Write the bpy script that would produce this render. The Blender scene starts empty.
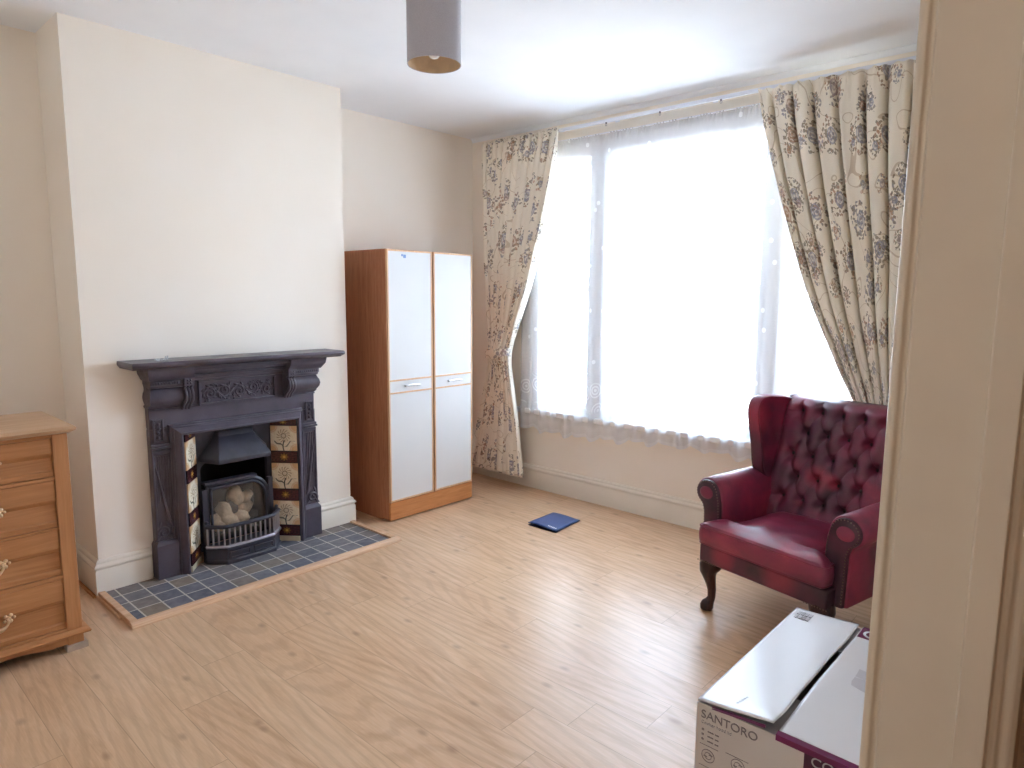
import bpy, math, random
from mathutils import Vector, Matrix, noise
random.seed(7)
PI = math.pi
scene = bpy.context.scene
COL = scene.collection

# ------------------------------------------------------------------ helpers
def srgb(r, g, b):
    f = lambda c: (c/255/12.92) if c/255 <= .04045 else ((c/255+.055)/1.055)**2.4
    return (f(r), f(g), f(b), 1)

class B:
    """collects faces, then links them as one mesh object"""
    def __init__(s): s.v = []; s.f = []; s.uv = {}
    def add(s, vs, fs):
        n = len(s.v); s.v += [tuple(p) for p in vs]; s.f += [tuple(i+n for i in f) for f in fs]; return n
    def box(s, x0, x1, y0, y1, z0, z1, M=None):
        vs = [Vector(p) for p in ((x0,y0,z0),(x1,y0,z0),(x1,y1,z0),(x0,y1,z0),(x0,y0,z1),(x1,y0,z1),(x1,y1,z1),(x0,y1,z1))]
        if M: vs = [M @ p for p in vs]
        s.add(vs, [(0,3,2,1),(4,5,6,7),(0,1,5,4),(1,2,6,5),(2,3,7,6),(3,0,4,7)]); return s
    def loft(s, rings, cap=True, closed=True):
        n = len(rings[0]); vs = [p for r in rings for p in r]; fs = []
        for i in range(len(rings)-1):
            for j in range(n if closed else n-1):
                k = (j+1) % n
                fs.append((i*n+j, i*n+k, (i+1)*n+k, (i+1)*n+j))
        if cap and closed:
            fs.append(tuple(range(n))[::-1]); fs.append(tuple((len(rings)-1)*n+j for j in range(n)))
        s.add(vs, fs); return s
    def prism(s, pts, fn, a, b):
        """2-D outline pts; fn(p, q, t) -> xyz; between t=a and t=b"""
        return s.loft([[fn(p, q, t) for p, q in pts] for t in (a, b)])
    def sweep(s, path, rad, n=10, cap=True, flat=1.0):
        path = [Vector(p) for p in path]
        if not hasattr(rad, '__len__'): rad = [rad]*len(path)
        rings = []; up = None
        for i, p in enumerate(path):
            t = (path[min(i+1, len(path)-1)] - path[max(i-1, 0)]).normalized()
            if up is None:
                up = Vector((0,0,1)) if abs(t.z) < .9 else Vector((1,0,0))
            a = (up - t*up.dot(t))
            if a.length < 1e-5: a = t.orthogonal()
            a.normalize(); b = t.cross(a); up = a
            rings.append([p + (a*math.cos(2*PI*k/n) + b*math.sin(2*PI*k/n)*flat)*rad[i] for k in range(n)])
        return s.loft(rings, cap)
    def ring(s, path, r, n=8):
        """closed sweep"""
        path = [Vector(p) for p in path]; m = len(path); vs = []; fs = []
        for i, p in enumerate(path):
            t = (path[(i+1) % m]-path[i-1]).normalized()
            a = Vector((0,0,1)) - t*t.z
            if a.length < .05: a = Vector((1,0,0)) - t*t.x
            a.normalize(); b = t.cross(a)
            vs += [p+(a*math.cos(2*PI*k/n)+b*math.sin(2*PI*k/n))*r for k in range(n)]
        for i in range(m):
            for k in range(n):
                j = (i+1) % m; l = (k+1) % n
                fs.append((i*n+k, i*n+l, j*n+l, j*n+k))
        s.add(vs, fs); return s
    def lathe(s, prof, c=(0,0,0), n=24, M=None):
        rings = []
        for r, z in prof:
            ring = [Vector((r*math.cos(2*PI*k/n), r*math.sin(2*PI*k/n), z)) for k in range(n)]
            if M: ring = [M @ p for p in ring]
            rings.append([p+Vector(c) for p in ring])
        return s.loft(rings, True)
    def ball(s, c, r, nu=10, nv=6, M=None, fn=None):
        rx, ry, rz = r if hasattr(r, '__len__') else (r, r, r)
        rings = []
        for i in range(nv+1):
            th = -PI/2 + PI*(i if 0 < i < nv else (i+.08 if i == 0 else i-.08))/nv
            ring = []
            for k in range(nu):
                d = Vector((math.cos(th)*math.cos(2*PI*k/nu), math.cos(th)*math.sin(2*PI*k/nu), math.sin(th)))
                m = fn(d) if fn else 1
                p = Vector((d.x*rx, d.y*ry, d.z*rz))*m
                if M: p = M @ p
                ring.append(p+Vector(c))
            rings.append(ring)
        return s.loft(rings, True)
    def grid(s, nu, nv, fn, uvfn=None):
        vs = [fn(i/(nu-1), j/(nv-1)) for j in range(nv) for i in range(nu)]
        base = len(s.v); f0 = len(s.f)
        fs = [(j*nu+i, j*nu+i+1, (j+1)*nu+i+1, (j+1)*nu+i) for j in range(nv-1) for i in range(nu-1)]
        s.add(vs, fs)
        if uvfn:
            k = f0
            for j in range(nv-1):
                for i in range(nu-1):
                    s.uv[k] = [uvfn(a/(nu-1), b/(nv-1)) for a, b in ((i,j),(i+1,j),(i+1,j+1),(i,j+1))]; k += 1
        return s
    def build(s, name, mat, parent=None, base=None, local=False, bev=0, seg=2, smooth=38, solid=0, flip=False):
        me = bpy.data.meshes.new(name)
        off = Vector((0,0,0))
        if parent and not local:
            r = parent
            while r.parent: r = r.parent
            off = Vector(r.location)
        elif base: off = Vector(base)
        me.from_pydata([Vector(p)-off for p in s.v], [], s.f)
        if s.uv:
            u = me.uv_layers.new(name='UVMap')
            for p in me.polygons:
                if p.index in s.uv:
                    for li, q in zip(p.loop_indices, s.uv[p.index]): u.data[li].uv = q
        import bmesh
        bm = bmesh.new(); bm.from_mesh(me)
        if not s.uv: bmesh.ops.recalc_face_normals(bm, faces=bm.faces)
        bm.to_mesh(me); bm.free()
        if smooth:
            me.shade_smooth(); me.set_sharp_from_angle(angle=math.radians(smooth))
        if mat: me.materials.append(mat)
        o = bpy.data.objects.new(name, me); COL.objects.link(o)
        if parent: o.parent = parent
        elif base: o.location = base
        if bev:
            m = o.modifiers.new('bevel', 'BEVEL'); m.width = bev; m.segments = seg; m.limit_method = 'ANGLE'; m.angle_limit = math.radians(35)
            m.harden_normals = False
        if solid:
            m = o.modifiers.new('solid', 'SOLIDIFY'); m.thickness = solid; m.offset = 0
        return o

def tag(o, label, cat, group=None):
    o['label'] = label; o['category'] = cat
    if group: o['group'] = group
    return o
def thing(name, label, cat, loc=(0,0,0), rot=0, group=None):
    o = bpy.data.objects.new(name, None); COL.objects.link(o); o.empty_display_size = .05
    o.location = loc; o.rotation_euler = (0,0,rot)
    return tag(o, label, cat, group)
def struct(o, label=None):
    o['kind'] = 'structure'
    if label: o['label'] = label
    return o
def copy_tree(o, parent=None):
    c = o.copy(); COL.objects.link(c)
    if parent: c.parent = parent
    for ch in list(o.children): copy_tree(ch, c)
    return c
def text_mesh(name, txt, size, M, mat, parent, depth=.0006, align='LEFT', bold=0):
    cu = bpy.data.curves.new('t', 'FONT'); cu.body = txt; cu.size = size; cu.extrude = depth; cu.align_x = align; cu.offset = bold
    to = bpy.data.objects.new('t', cu); COL.objects.link(to)
    dg = bpy.context.evaluated_depsgraph_get()
    me = bpy.data.meshes.new_from_object(to.evaluated_get(dg)); me.name = name
    bpy.data.objects.remove(to)
    r = parent
    while r.parent: r = r.parent
    me.transform(Matrix.Translation(-Vector(r.location)) @ M)
    me.materials.clear(); me.materials.append(mat)
    o = bpy.data.objects.new(name, me); COL.objects.link(o); o.parent = parent
    return o

# ------------------------------------------------------------------ materials
class N:
    def __init__(s, name, rough=.6, spec=.5, metal=0):
        s.m = bpy.data.materials.new(name); s.m.use_nodes = True; s.t = s.m.node_tree
        s.b = s.t.nodes['Principled BSDF']; s.out = s.t.nodes['Material Output']
        s.b.inputs['Roughness'].default_value = rough; s.b.inputs['Metallic'].default_value = metal
        s.b.inputs['Specular IOR Level'].default_value = spec
    def n(s, t, **kw):
        x = s.t.nodes.new(t)
        for k, v in kw.items():
            if k.startswith('i_'):
                key = k[2:].replace('_', ' ')
                try: x.inputs[key].default_value = v
                except KeyError: x.inputs[int(key)].default_value = v
            else: setattr(x, k, v)
        return x
    def l(s, a, b): s.t.links.new(a, b); return s
    def put(s, sock, v):
        if hasattr(v, 'is_output') : s.t.links.new(v, sock)
        else: sock.default_value = v
    def math(s, op, a, b=None, c=None):
        x = s.n('ShaderNodeMath', operation=op)
        s.put(x.inputs[0], a)
        if b is not None: s.put(x.inputs[1], b)
        if c is not None: s.put(x.inputs[2], c)
        return x.outputs[0]
    def mix(s, f, a, b, mode='MIX'):
        x = s.n('ShaderNodeMix', data_type='RGBA', blend_type=mode)
        s.put(x.inputs[0], f); s.put(x.inputs[6], a); s.put(x.inputs[7], b); return x.outputs[2]
    def coord(s, kind='Object', scale=(1,1,1), loc=(0,0,0), rot=(0,0,0)):
        c = s.n('ShaderNodeTexCoord'); mp = s.n('ShaderNodeMapping')
        mp.inputs['Scale'].default_value = scale; mp.inputs['Location'].default_value = loc; mp.inputs['Rotation'].default_value = rot
        s.l(c.outputs[kind], mp.inputs[0]); return mp.outputs[0]
    def noise(s, vec, scale, detail=4, rough=.55, dist=0):
        x = s.n('ShaderNodeTexNoise'); x.inputs['Scale'].default_value = scale; x.inputs['Detail'].default_value = detail
        x.inputs['Roughness'].default_value = rough; x.inputs['Distortion'].default_value = dist
        s.l(vec, x.inputs['Vector']); return x.outputs['Fac']
    def ramp(s, f, stops):
        x = s.n('ShaderNodeValToRGB'); e = x.color_ramp.elements
        while len(e) < len(stops): e.new(.5)
        for k, (p, c) in zip(e, stops):
            k.position = p; k.color = c if hasattr(c, '__len__') else (c, c, c, 1)
        s.l(f, x.inputs[0]); return x.outputs[0]
    def col(s, v): s.put(s.b.inputs['Base Color'], v); return s
    def bump(s, h, strength=.3, dist=.01):
        x = s.n('ShaderNodeBump'); x.inputs['Strength'].default_value = strength; x.inputs['Distance'].default_value = dist
        s.l(h, x.inputs['Height']); s.l(x.outputs[0], s.b.inputs['Normal']); return s
    def sep(s, v):
        x = s.n('ShaderNodeSeparateXYZ'); s.l(v, x.inputs[0]); return x.outputs

def plain(name, c, rough=.6, metal=0, spec=.5, vary=.08, scale=30, bump=0):
    m = N(name, rough, spec, metal); v = m.coord()
    f = m.noise(v, scale, 3)
    a = tuple(x*(1-vary) for x in c[:3])+(1,); b = tuple(min(1, x*(1+vary)) for x in c[:3])+(1,)
    m.col(m.ramp(f, [(.3, a), (.7, b)]))
    if bump: m.bump(f, bump, .004)
    return m.m

M = {}
m = N('wall_paint', .75, .25); v = m.coord(); f = m.noise(v, 1.3, 3)
m.col(m.ramp(f, [(.3, srgb(246,236,222)), (.7, srgb(249,241,230))])); m.bump(m.noise(v, 60, 3), .08, .003); M['wall'] = m.m
m = N('ceiling_paint', .85, .2); v = m.coord(); f = m.noise(v, 2, 3)
m.col(m.ramp(f, [(.3, srgb(240,241,244)), (.7, srgb(246,247,249))])); m.bump(m.noise(v, 40, 3), .06, .003); M['ceiling'] = m.m
M['gloss'] = plain('gloss_white_woodwork', srgb(238,231,218), .32, vary=.02, scale=6)
M['jamb'] = plain('cream_gloss_woodwork', srgb(210,198,180), .3, vary=.03, scale=8)
M['upvc'] = plain('white_window_paint', srgb(240,241,242), .35, vary=.01)
M['hallwall'] = plain('hall_wall', srgb(150,118,84), .7, vary=.04, scale=3)

# oak laminate floor (planks run along X)
m = N('oak_laminate', .27, .5)
tc = m.coord(); sx, sy, sz = m.sep(tc)
PW = .168
row = m.math('FLOOR', m.math('DIVIDE', m.math('ADD', sy, 1.235+PW*40), PW))
fr = m.math('FRACT', m.math('DIVIDE', m.math('ADD', sy, 1.235+PW*40), PW))
wn = m.n('ShaderNodeTexWhiteNoise', noise_dimensions='1D'); m.l(row, wn.inputs['W'])
xo = m.math('ADD', m.math('DIVIDE', sx, 1.26), m.math('MULTIPLY', wn.outputs['Value'], 7.3))
colid = m.math('FLOOR', xo); fx = m.math('FRACT', xo)
cb = m.n('ShaderNodeCombineXYZ'); m.l(row, cb.inputs[0]); m.l(colid, cb.inputs[1])
wn2 = m.n('ShaderNodeTexWhiteNoise', noise_dimensions='2D'); m.l(cb.outputs[0], wn2.inputs['Vector'])
rv = wn2.outputs['Value']
gv = m.n('ShaderNodeCombineXYZ'); m.l(m.math('ADD', m.math('MULTIPLY', sx, 1.6), m.math('MULTIPLY', rv, 37)), gv.inputs[0])
m.l(m.math('ADD', m.math('MULTIPLY', sy, 9), m.math('MULTIPLY', rv, 91)), gv.inputs[1])
g1 = m.noise(gv.outputs[0], 2.2, 6, .62, .9)
gv2 = m.n('ShaderNodeCombineXYZ'); m.l(m.math('ADD', m.math('MULTIPLY', sx, 4), m.math('MULTIPLY', rv, 11)), gv2.inputs[0]); m.l(m.math('MULTIPLY', sy, 110), gv2.inputs[1])
g2 = m.noise(gv2.outputs[0], 2, 3, .6)
wood = m.ramp(g1, [(.28, srgb(187,147,112)), (.45, srgb(205,167,131)), (.58, srgb(213,177,143)), (.75, srgb(222,191,159))])
wood = m.mix(.22, wood, m.ramp(g2, [(.3, srgb(172,136,102)), (.65, srgb(224,194,162))]))
# growth-ring figure
wv = m.n('ShaderNodeTexWave', wave_type='RINGS', rings_direction='Z'); wv.inputs['Scale'].default_value = 1.1; wv.inputs['Distortion'].default_value = 9; wv.inputs['Detail'].default_value = 3; wv.inputs['Detail Scale'].default_value = .7
m.l(gv.outputs[0], wv.inputs['Vector'])
wood = m.mix(m.math('MULTIPLY', m.ramp(wv.outputs['Fac'], [(.0, .0), (.5, .0), (.9, 1)]), .26), wood, srgb(164,124,90))
wood = m.mix(m.math('MULTIPLY', m.math('SUBTRACT', rv, .5), .35), wood, srgb(232,206,172))
# knots
kv = m.n('ShaderNodeCombineXYZ'); m.l(m.math('MULTIPLY', sx, 2.2), kv.inputs[0]); m.l(m.math('MULTIPLY', sy, 4.2), kv.inputs[1])
vo = m.n('ShaderNodeTexVoronoi', voronoi_dimensions='2D'); vo.inputs['Scale'].default_value = 1.0; m.l(kv.outputs[0], vo.inputs['Vector'])
kn = m.ramp(vo.outputs['Distance'], [(.0, 1), (.025, .75), (.07, 0)])
wood = m.mix(m.math('MULTIPLY', kn, .40), wood, srgb(104,66,44))
e1 = m.math('LESS_THAN', m.math('MULTIPLY', m.math('MINIMUM', fr, m.math('SUBTRACT', 1, fr)), PW), .0011)
e2 = m.math('LESS_THAN', m.math('MULTIPLY', m.math('MINIMUM', fx, m.math('SUBTRACT', 1, fx)), 1.26), .0013)
seam = m.math('MAXIMUM', e1, e2)
wood = m.mix(m.math('MULTIPLY', seam, .45), wood, srgb(118,84,58))
m.col(wood); m.b.inputs['Specular IOR Level'].default_value = .55; m.put(m.b.inputs['Roughness'], m.ramp(g1, [(.3, .36), (.7, .31)])); m.bump(m.math('SUBTRACT', m.math('MULTIPLY', g2, .15), seam), .12, .002)
M['floor'] = m.m

def wood(name, dark, mid, light, axis='z', rough=.42, sc=1.0, knots=.0):
    m = N(name, rough, .4)
    st = {'z': (26,26,1.6), 'y': (26,1.6,26), 'x': (1.6,26,26)}[axis]
    v = m.coord(scale=tuple(a*sc for a in st)); f = m.noise(v, 1.0, 5, .6, 1.2)
    v2 = m.coord(scale=tuple(a*sc*5 for a in st)); f2 = m.noise(v2, 1.0, 3, .6)
    c = m.ramp(f, [(.28, dark), (.5, mid), (.72, light)])
    c = m.mix(m.math('MULTIPLY', m.ramp(f2, [(.4, 1), (.6, 0)]), .3), c, dark)
    if knots:
        v3 = m.coord(scale=(6,5,5)); vo = m.n('ShaderNodeTexVoronoi'); vo.inputs['Scale'].default_value = 1.1; m.l(v3, vo.inputs['Vector'])
        c = m.mix(m.math('MULTIPLY', m.ramp(vo.outputs['Distance'], [(0, 1), (.05, .7), (.10, 0)]), knots), c, tuple(x*.45 for x in dark[:3])+(1,))
    m.col(c); m.bump(f2, .06, .002); return m.m
M['pine'] = wood('honey_pine', srgb(164,110,68), srgb(186,130,84), srgb(198,144,98), 'y', .45, knots=.5)
M['pine_v'] = wood('honey_pine_upright', srgb(166,112,70), srgb(188,132,86), srgb(198,144,98), 'z', .45, knots=.35)
M['pine_top'] = wood('pale_pine_top', srgb(182,144,110), srgb(200,164,130), srgb(210,178,146), 'y', .4)
M['teak'] = wood('teak_effect_side', srgb(152,94,62), srgb(174,114,80), srgb(188,130,96), 'z', .45, 2.2)
M['edge_wood'] = wood('light_edging', srgb(204,158,116), srgb(218,176,136), srgb(228,190,154), 'z', .45, 2)
M['plinth_wood'] = wood('teak_plinth', srgb(176,112,62), srgb(194,130,78), srgb(206,144,92), 'y', .45, 2)
M['trimwood'] = wood('raw_oak_trim', srgb(198,156,122), srgb(216,178,144), srgb(228,196,166), 'y', .5, 1.5)
M['block'] = plain('grey_wood_block', srgb(176,156,138), .7, vary=.1)
M['door_white'] = plain('white_laminate', srgb(214,213,211), .5, spec=.3, vary=.01, scale=4)
M['chrome'] = plain('silver_metal', srgb(205,205,205), .28, 1, vary=.03)
M['brass'] = plain('pale_brass', srgb(220,190,152), .34, 1, vary=.12, scale=60)

def iron(name, c, rough, vary=.25):
    m = N(name, rough, .5); v = m.coord(); f = m.noise(v, 9, 5, .6); f2 = m.noise(v, 120, 3)
    a = tuple(x*(1-vary) for x in c[:3])+(1,); b = tuple(x*(1+vary) for x in c[:3])+(1,)
    cc = m.ramp(f, [(.3, a), (.7, b)])
    cc = m.mix(m.math('MULTIPLY', m.ramp(m.noise(v, 5, 4), [(.56, 0), (.72, 1)]), .45), cc, srgb(92,74,66))
    m.col(cc); m.put(m.b.inputs['Roughness'], m.ramp(f, [(.3, rough+.1), (.7, rough-.06)])); m.bump(f2, .10, .002); return m.m
M['iron'] = iron('blacked_cast_iron', srgb(80,73,84), .34)
M['iron_dark'] = iron('black_insert_iron', srgb(58,57,68), .38)
M['soot'] = plain('sooty_black', srgb(20,18,20), .9, vary=.3)
M['steel'] = plain('polished_steel_fret', srgb(176,174,182), .3, 1, vary=.06)

# hearth slates
m = N('slate_tiles', .55, .35); tc = m.coord(); sx, sy, sz = m.sep(tc); TS = .1035
ix = m.math('DIVIDE', m.math('ADD', sx, 10*TS), TS); iy = m.math('DIVIDE', m.math('ADD', sy, 50*TS), TS)
cb = m.n('ShaderNodeCombineXYZ'); m.l(m.math('FLOOR', ix), cb.inputs[0]); m.l(m.math('FLOOR', iy), cb.inputs[1])
wn = m.n('ShaderNodeTexWhiteNoise', noise_dimensions='2D'); m.l(cb.outputs[0], wn.inputs['Vector'])
c = m.ramp(wn.outputs['Value'], [(0, srgb(82,85,102)), (.25, srgb(106,108,120)), (.45, srgb(126,120,118)), (.60, srgb(138,120,98)), (.70, srgb(88,90,108)), (.84, srgb(116,116,126)), (1, srgb(146,128,98))])
nz = m.noise(tc, 22, 5, .65); c = m.mix(.45, c, m.ramp(nz, [(.3, srgb(66,68,82)), (.7, srgb(140,138,140))]))
fx = m.math('FRACT', ix); fy = m.math('FRACT', iy)
g = m.math('LESS_THAN', m.math('MINIMUM', m.math('MINIMUM', fx, m.math('SUBTRACT', 1, fx)), m.math('MINIMUM', fy, m.math('SUBTRACT', 1, fy))), .032)
m.col(m.mix(g, c, srgb(196,190,180))); m.bump(m.math('SUBTRACT', m.math('MULTIPLY', nz, .6), g), .35, .004); M['slate'] = m.m

# glazed fireplace tiles (UV 0..1 on each tile)
def tile_mat(name, kind):
    m = N(name, .18, .5); c = m.n('ShaderNodeTexCoord'); u, w, _ = m.sep(c.outputs['UV'])
    du = m.math('SUBTRACT', u, .5); dv = m.math('SUBTRACT', w, .5)
    nz = m.noise(c.outputs['UV'], 9, 3)
    if kind == 'face':
        base = m.mix(m.ramp(nz, [(.3, 0), (.7, 1)]), srgb(226,208,178), srgb(240,228,204))
        au = m.math('SUBTRACT', .5, m.math('ABSOLUTE', du)); av = m.math('SUBTRACT', .5, m.math('ABSOLUTE', dv))
        d = m.math('SQRT', m.math('ADD', m.math('MULTIPLY', au, au), m.math('MULTIPLY', av, av)))
        base = m.mix(m.ramp(d, [(.20, .75), (.235, .2), (.26, .8), (.29, 0)]), base, srgb(212,160,106))
        # chrysanthemum head
        cv = m.math('SUBTRACT', dv, .10); r = m.math('SQRT', m.math('ADD', m.math('MULTIPLY', du, du), m.math('MULTIPLY', cv, cv)))
        an = m.math('ARCTAN2', cv, du)
        pet = m.math('SINE', m.math('ADD', m.math('MULTIPLY', an, 13), m.math('MULTIPLY', r, 30)))
        pm = m.math('MULTIPLY', m.math('GREATER_THAN', pet, .15), m.math('LESS_THAN', r, m.math('ADD', .20, m.math('MULTIPLY', nz, .13))))
        base = m.mix(m.math('MULTIPLY', pm, .62), base, srgb(150,112,76))
        ringm = m.math('LESS_THAN', m.math('ABSOLUTE', m.math('SUBTRACT', r, .09)), .014)
        base = m.mix(m.math('MULTIPLY', ringm, .8), base, srgb(104,84,66))
        # stem and leaves
        st = m.math('MULTIPLY', m.math('LESS_THAN', m.math('ABSOLUTE', m.math('ADD', du, m.math('MULTIPLY', m.math('SINE', m.math('MULTIPLY', w, 9)), .03))), .022), m.math('LESS_THAN', w, .42))
        base = m.mix(st, base, srgb(58,62,58))
        lf = m.math('ABSOLUTE', m.math('SUBTRACT', m.math('ABSOLUTE', du), m.math('MULTIPLY', m.math('ADD', m.math('ADD', dv, .36), m.math('MULTIPLY', m.math('SINE', m.math('MULTIPLY', du, 17)), .05)), 1.3)))
        lm = m.math('MULTIPLY', m.math('LESS_THAN', lf, m.math('MULTIPLY', nz, .09)), m.math('MULTIPLY', m.math('LESS_THAN', w, .40), m.math('GREATER_THAN', w, .16)))
        base = m.mix(m.math('MULTIPLY', lm, .85), base, srgb(66,68,60))
    else:
        dv2 = m.math('MULTIPLY', dv, .5)
        r = m.math('SQRT', m.math('ADD', m.math('MULTIPLY', du, du), m.math('MULTIPLY', dv2, dv2)))
        an = m.math('ARCTAN2', dv2, du)
        base = m.mix(m.ramp(m.noise(c.outputs['UV'], 14, 3), [(.4, 0), (.62, 1)]), srgb(46,20,28), srgb(98,50,48))
        pet = m.math('LESS_THAN', r, m.math('ADD', .13, m.math('MULTIPLY', m.math('COSINE', m.math('MULTIPLY', an, 8)), .035)))
        base = m.mix(m.math('MULTIPLY', pet, .8), base, srgb(150,108,52))
        base = m.mix(m.math('LESS_THAN', r, .05), base, srgb(206,160,80))
        ed = m.math('GREATER_THAN', m.math('ABSOLUTE', dv), .42); base = m.mix(m.math('MULTIPLY', ed, .6), base, srgb(34,14,20))
    m.col(base); return m.m
M['tile'] = tile_mat('cream_flower_tile', 'face'); M['band'] = tile_mat('maroon_border_tile', 'band')
M['slip'] = plain('cream_slip_tile', srgb(206,194,164), .4)
M['coal'] = plain('ceramic_coal', srgb(206,178,146), .85, vary=.35, scale=25, bump=.5)
M['coal_dark'] = plain('charred_coal', srgb(66,52,48), .9, vary=.4, scale=25, bump=.5)
m = N('dusty_glass', .12, .5); tr = m.n('ShaderNodeBsdfTransparent'); mx = m.n('ShaderNodeMixShader'); m.col(srgb(170,155,140))
v = m.coord(); m.l(m.ramp(m.noise(v, 12, 4), [(.35, .06), (.75, .26)]), mx.inputs[0]); m.l(tr.outputs[0], mx.inputs[1]); m.l(m.b.outputs[0], mx.inputs[2]); m.l(mx.outputs[0], m.out.inputs[0]); M['dusty'] = m.m
m = N('window_glass', .0, .5); tr = m.n('ShaderNodeBsdfTransparent'); gl = m.n('ShaderNodeBsdfGlossy'); gl.inputs['Roughness'].default_value = .02; fz = m.n('ShaderNodeFresnel'); fz.inputs['IOR'].default_value = 1.45
mx = m.n('ShaderNodeMixShader'); m.l(m.math('MULTIPLY', fz.outputs[0], .6), mx.inputs[0]); m.l(tr.outputs[0], mx.inputs[1]); m.l(gl.outputs[0], mx.inputs[2]); m.l(mx.outputs[0], m.out.inputs[0]); M['glass'] = m.m

# oxblood leather, mottled, with lighter red patches at given points
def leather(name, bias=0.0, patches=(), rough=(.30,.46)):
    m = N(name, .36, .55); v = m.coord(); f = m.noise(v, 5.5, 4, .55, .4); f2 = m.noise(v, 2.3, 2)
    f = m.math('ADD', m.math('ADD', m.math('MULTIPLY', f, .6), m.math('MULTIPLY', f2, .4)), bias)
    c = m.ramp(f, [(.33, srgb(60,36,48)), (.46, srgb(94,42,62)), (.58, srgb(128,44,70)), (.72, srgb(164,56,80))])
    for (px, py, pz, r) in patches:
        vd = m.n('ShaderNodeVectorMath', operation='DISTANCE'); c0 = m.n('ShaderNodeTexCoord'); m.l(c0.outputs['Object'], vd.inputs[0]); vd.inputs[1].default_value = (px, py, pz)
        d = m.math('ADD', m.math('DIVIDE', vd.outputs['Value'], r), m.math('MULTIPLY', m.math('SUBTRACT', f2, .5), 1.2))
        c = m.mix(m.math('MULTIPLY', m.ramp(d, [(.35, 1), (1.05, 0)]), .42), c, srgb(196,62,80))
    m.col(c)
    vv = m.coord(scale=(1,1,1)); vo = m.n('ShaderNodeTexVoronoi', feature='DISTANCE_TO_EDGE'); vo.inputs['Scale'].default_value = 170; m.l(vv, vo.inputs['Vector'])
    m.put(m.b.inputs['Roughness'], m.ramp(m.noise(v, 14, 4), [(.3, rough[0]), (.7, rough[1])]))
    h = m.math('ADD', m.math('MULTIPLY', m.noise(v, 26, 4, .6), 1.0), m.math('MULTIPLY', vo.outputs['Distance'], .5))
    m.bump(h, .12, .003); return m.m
M['leather'] = leather('oxblood_leather')
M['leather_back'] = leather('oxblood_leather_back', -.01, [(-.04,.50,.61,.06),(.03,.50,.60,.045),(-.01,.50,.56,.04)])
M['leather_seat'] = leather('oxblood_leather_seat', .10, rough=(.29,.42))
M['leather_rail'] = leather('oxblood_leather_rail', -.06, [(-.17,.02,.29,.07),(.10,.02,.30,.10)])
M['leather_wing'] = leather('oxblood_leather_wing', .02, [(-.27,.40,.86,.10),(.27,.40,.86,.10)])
M['leather_arm'] = leather('oxblood_leather_arm', .14)  # redder bias paints the window highlights into the arm colour
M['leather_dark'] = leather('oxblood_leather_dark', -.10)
M['button'] = plain('dark_leather_button', srgb(30,16,24), .4, vary=.2)
M['leg_wood'] = wood('dark_mahogany_leg', srgb(40,22,22), srgb(62,34,32), srgb(88,54,46), 'z', .3, 2)
M['stud'] = plain('aged_brass_stud', srgb(128,110,98), .4, 1, vary=.2)

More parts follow.
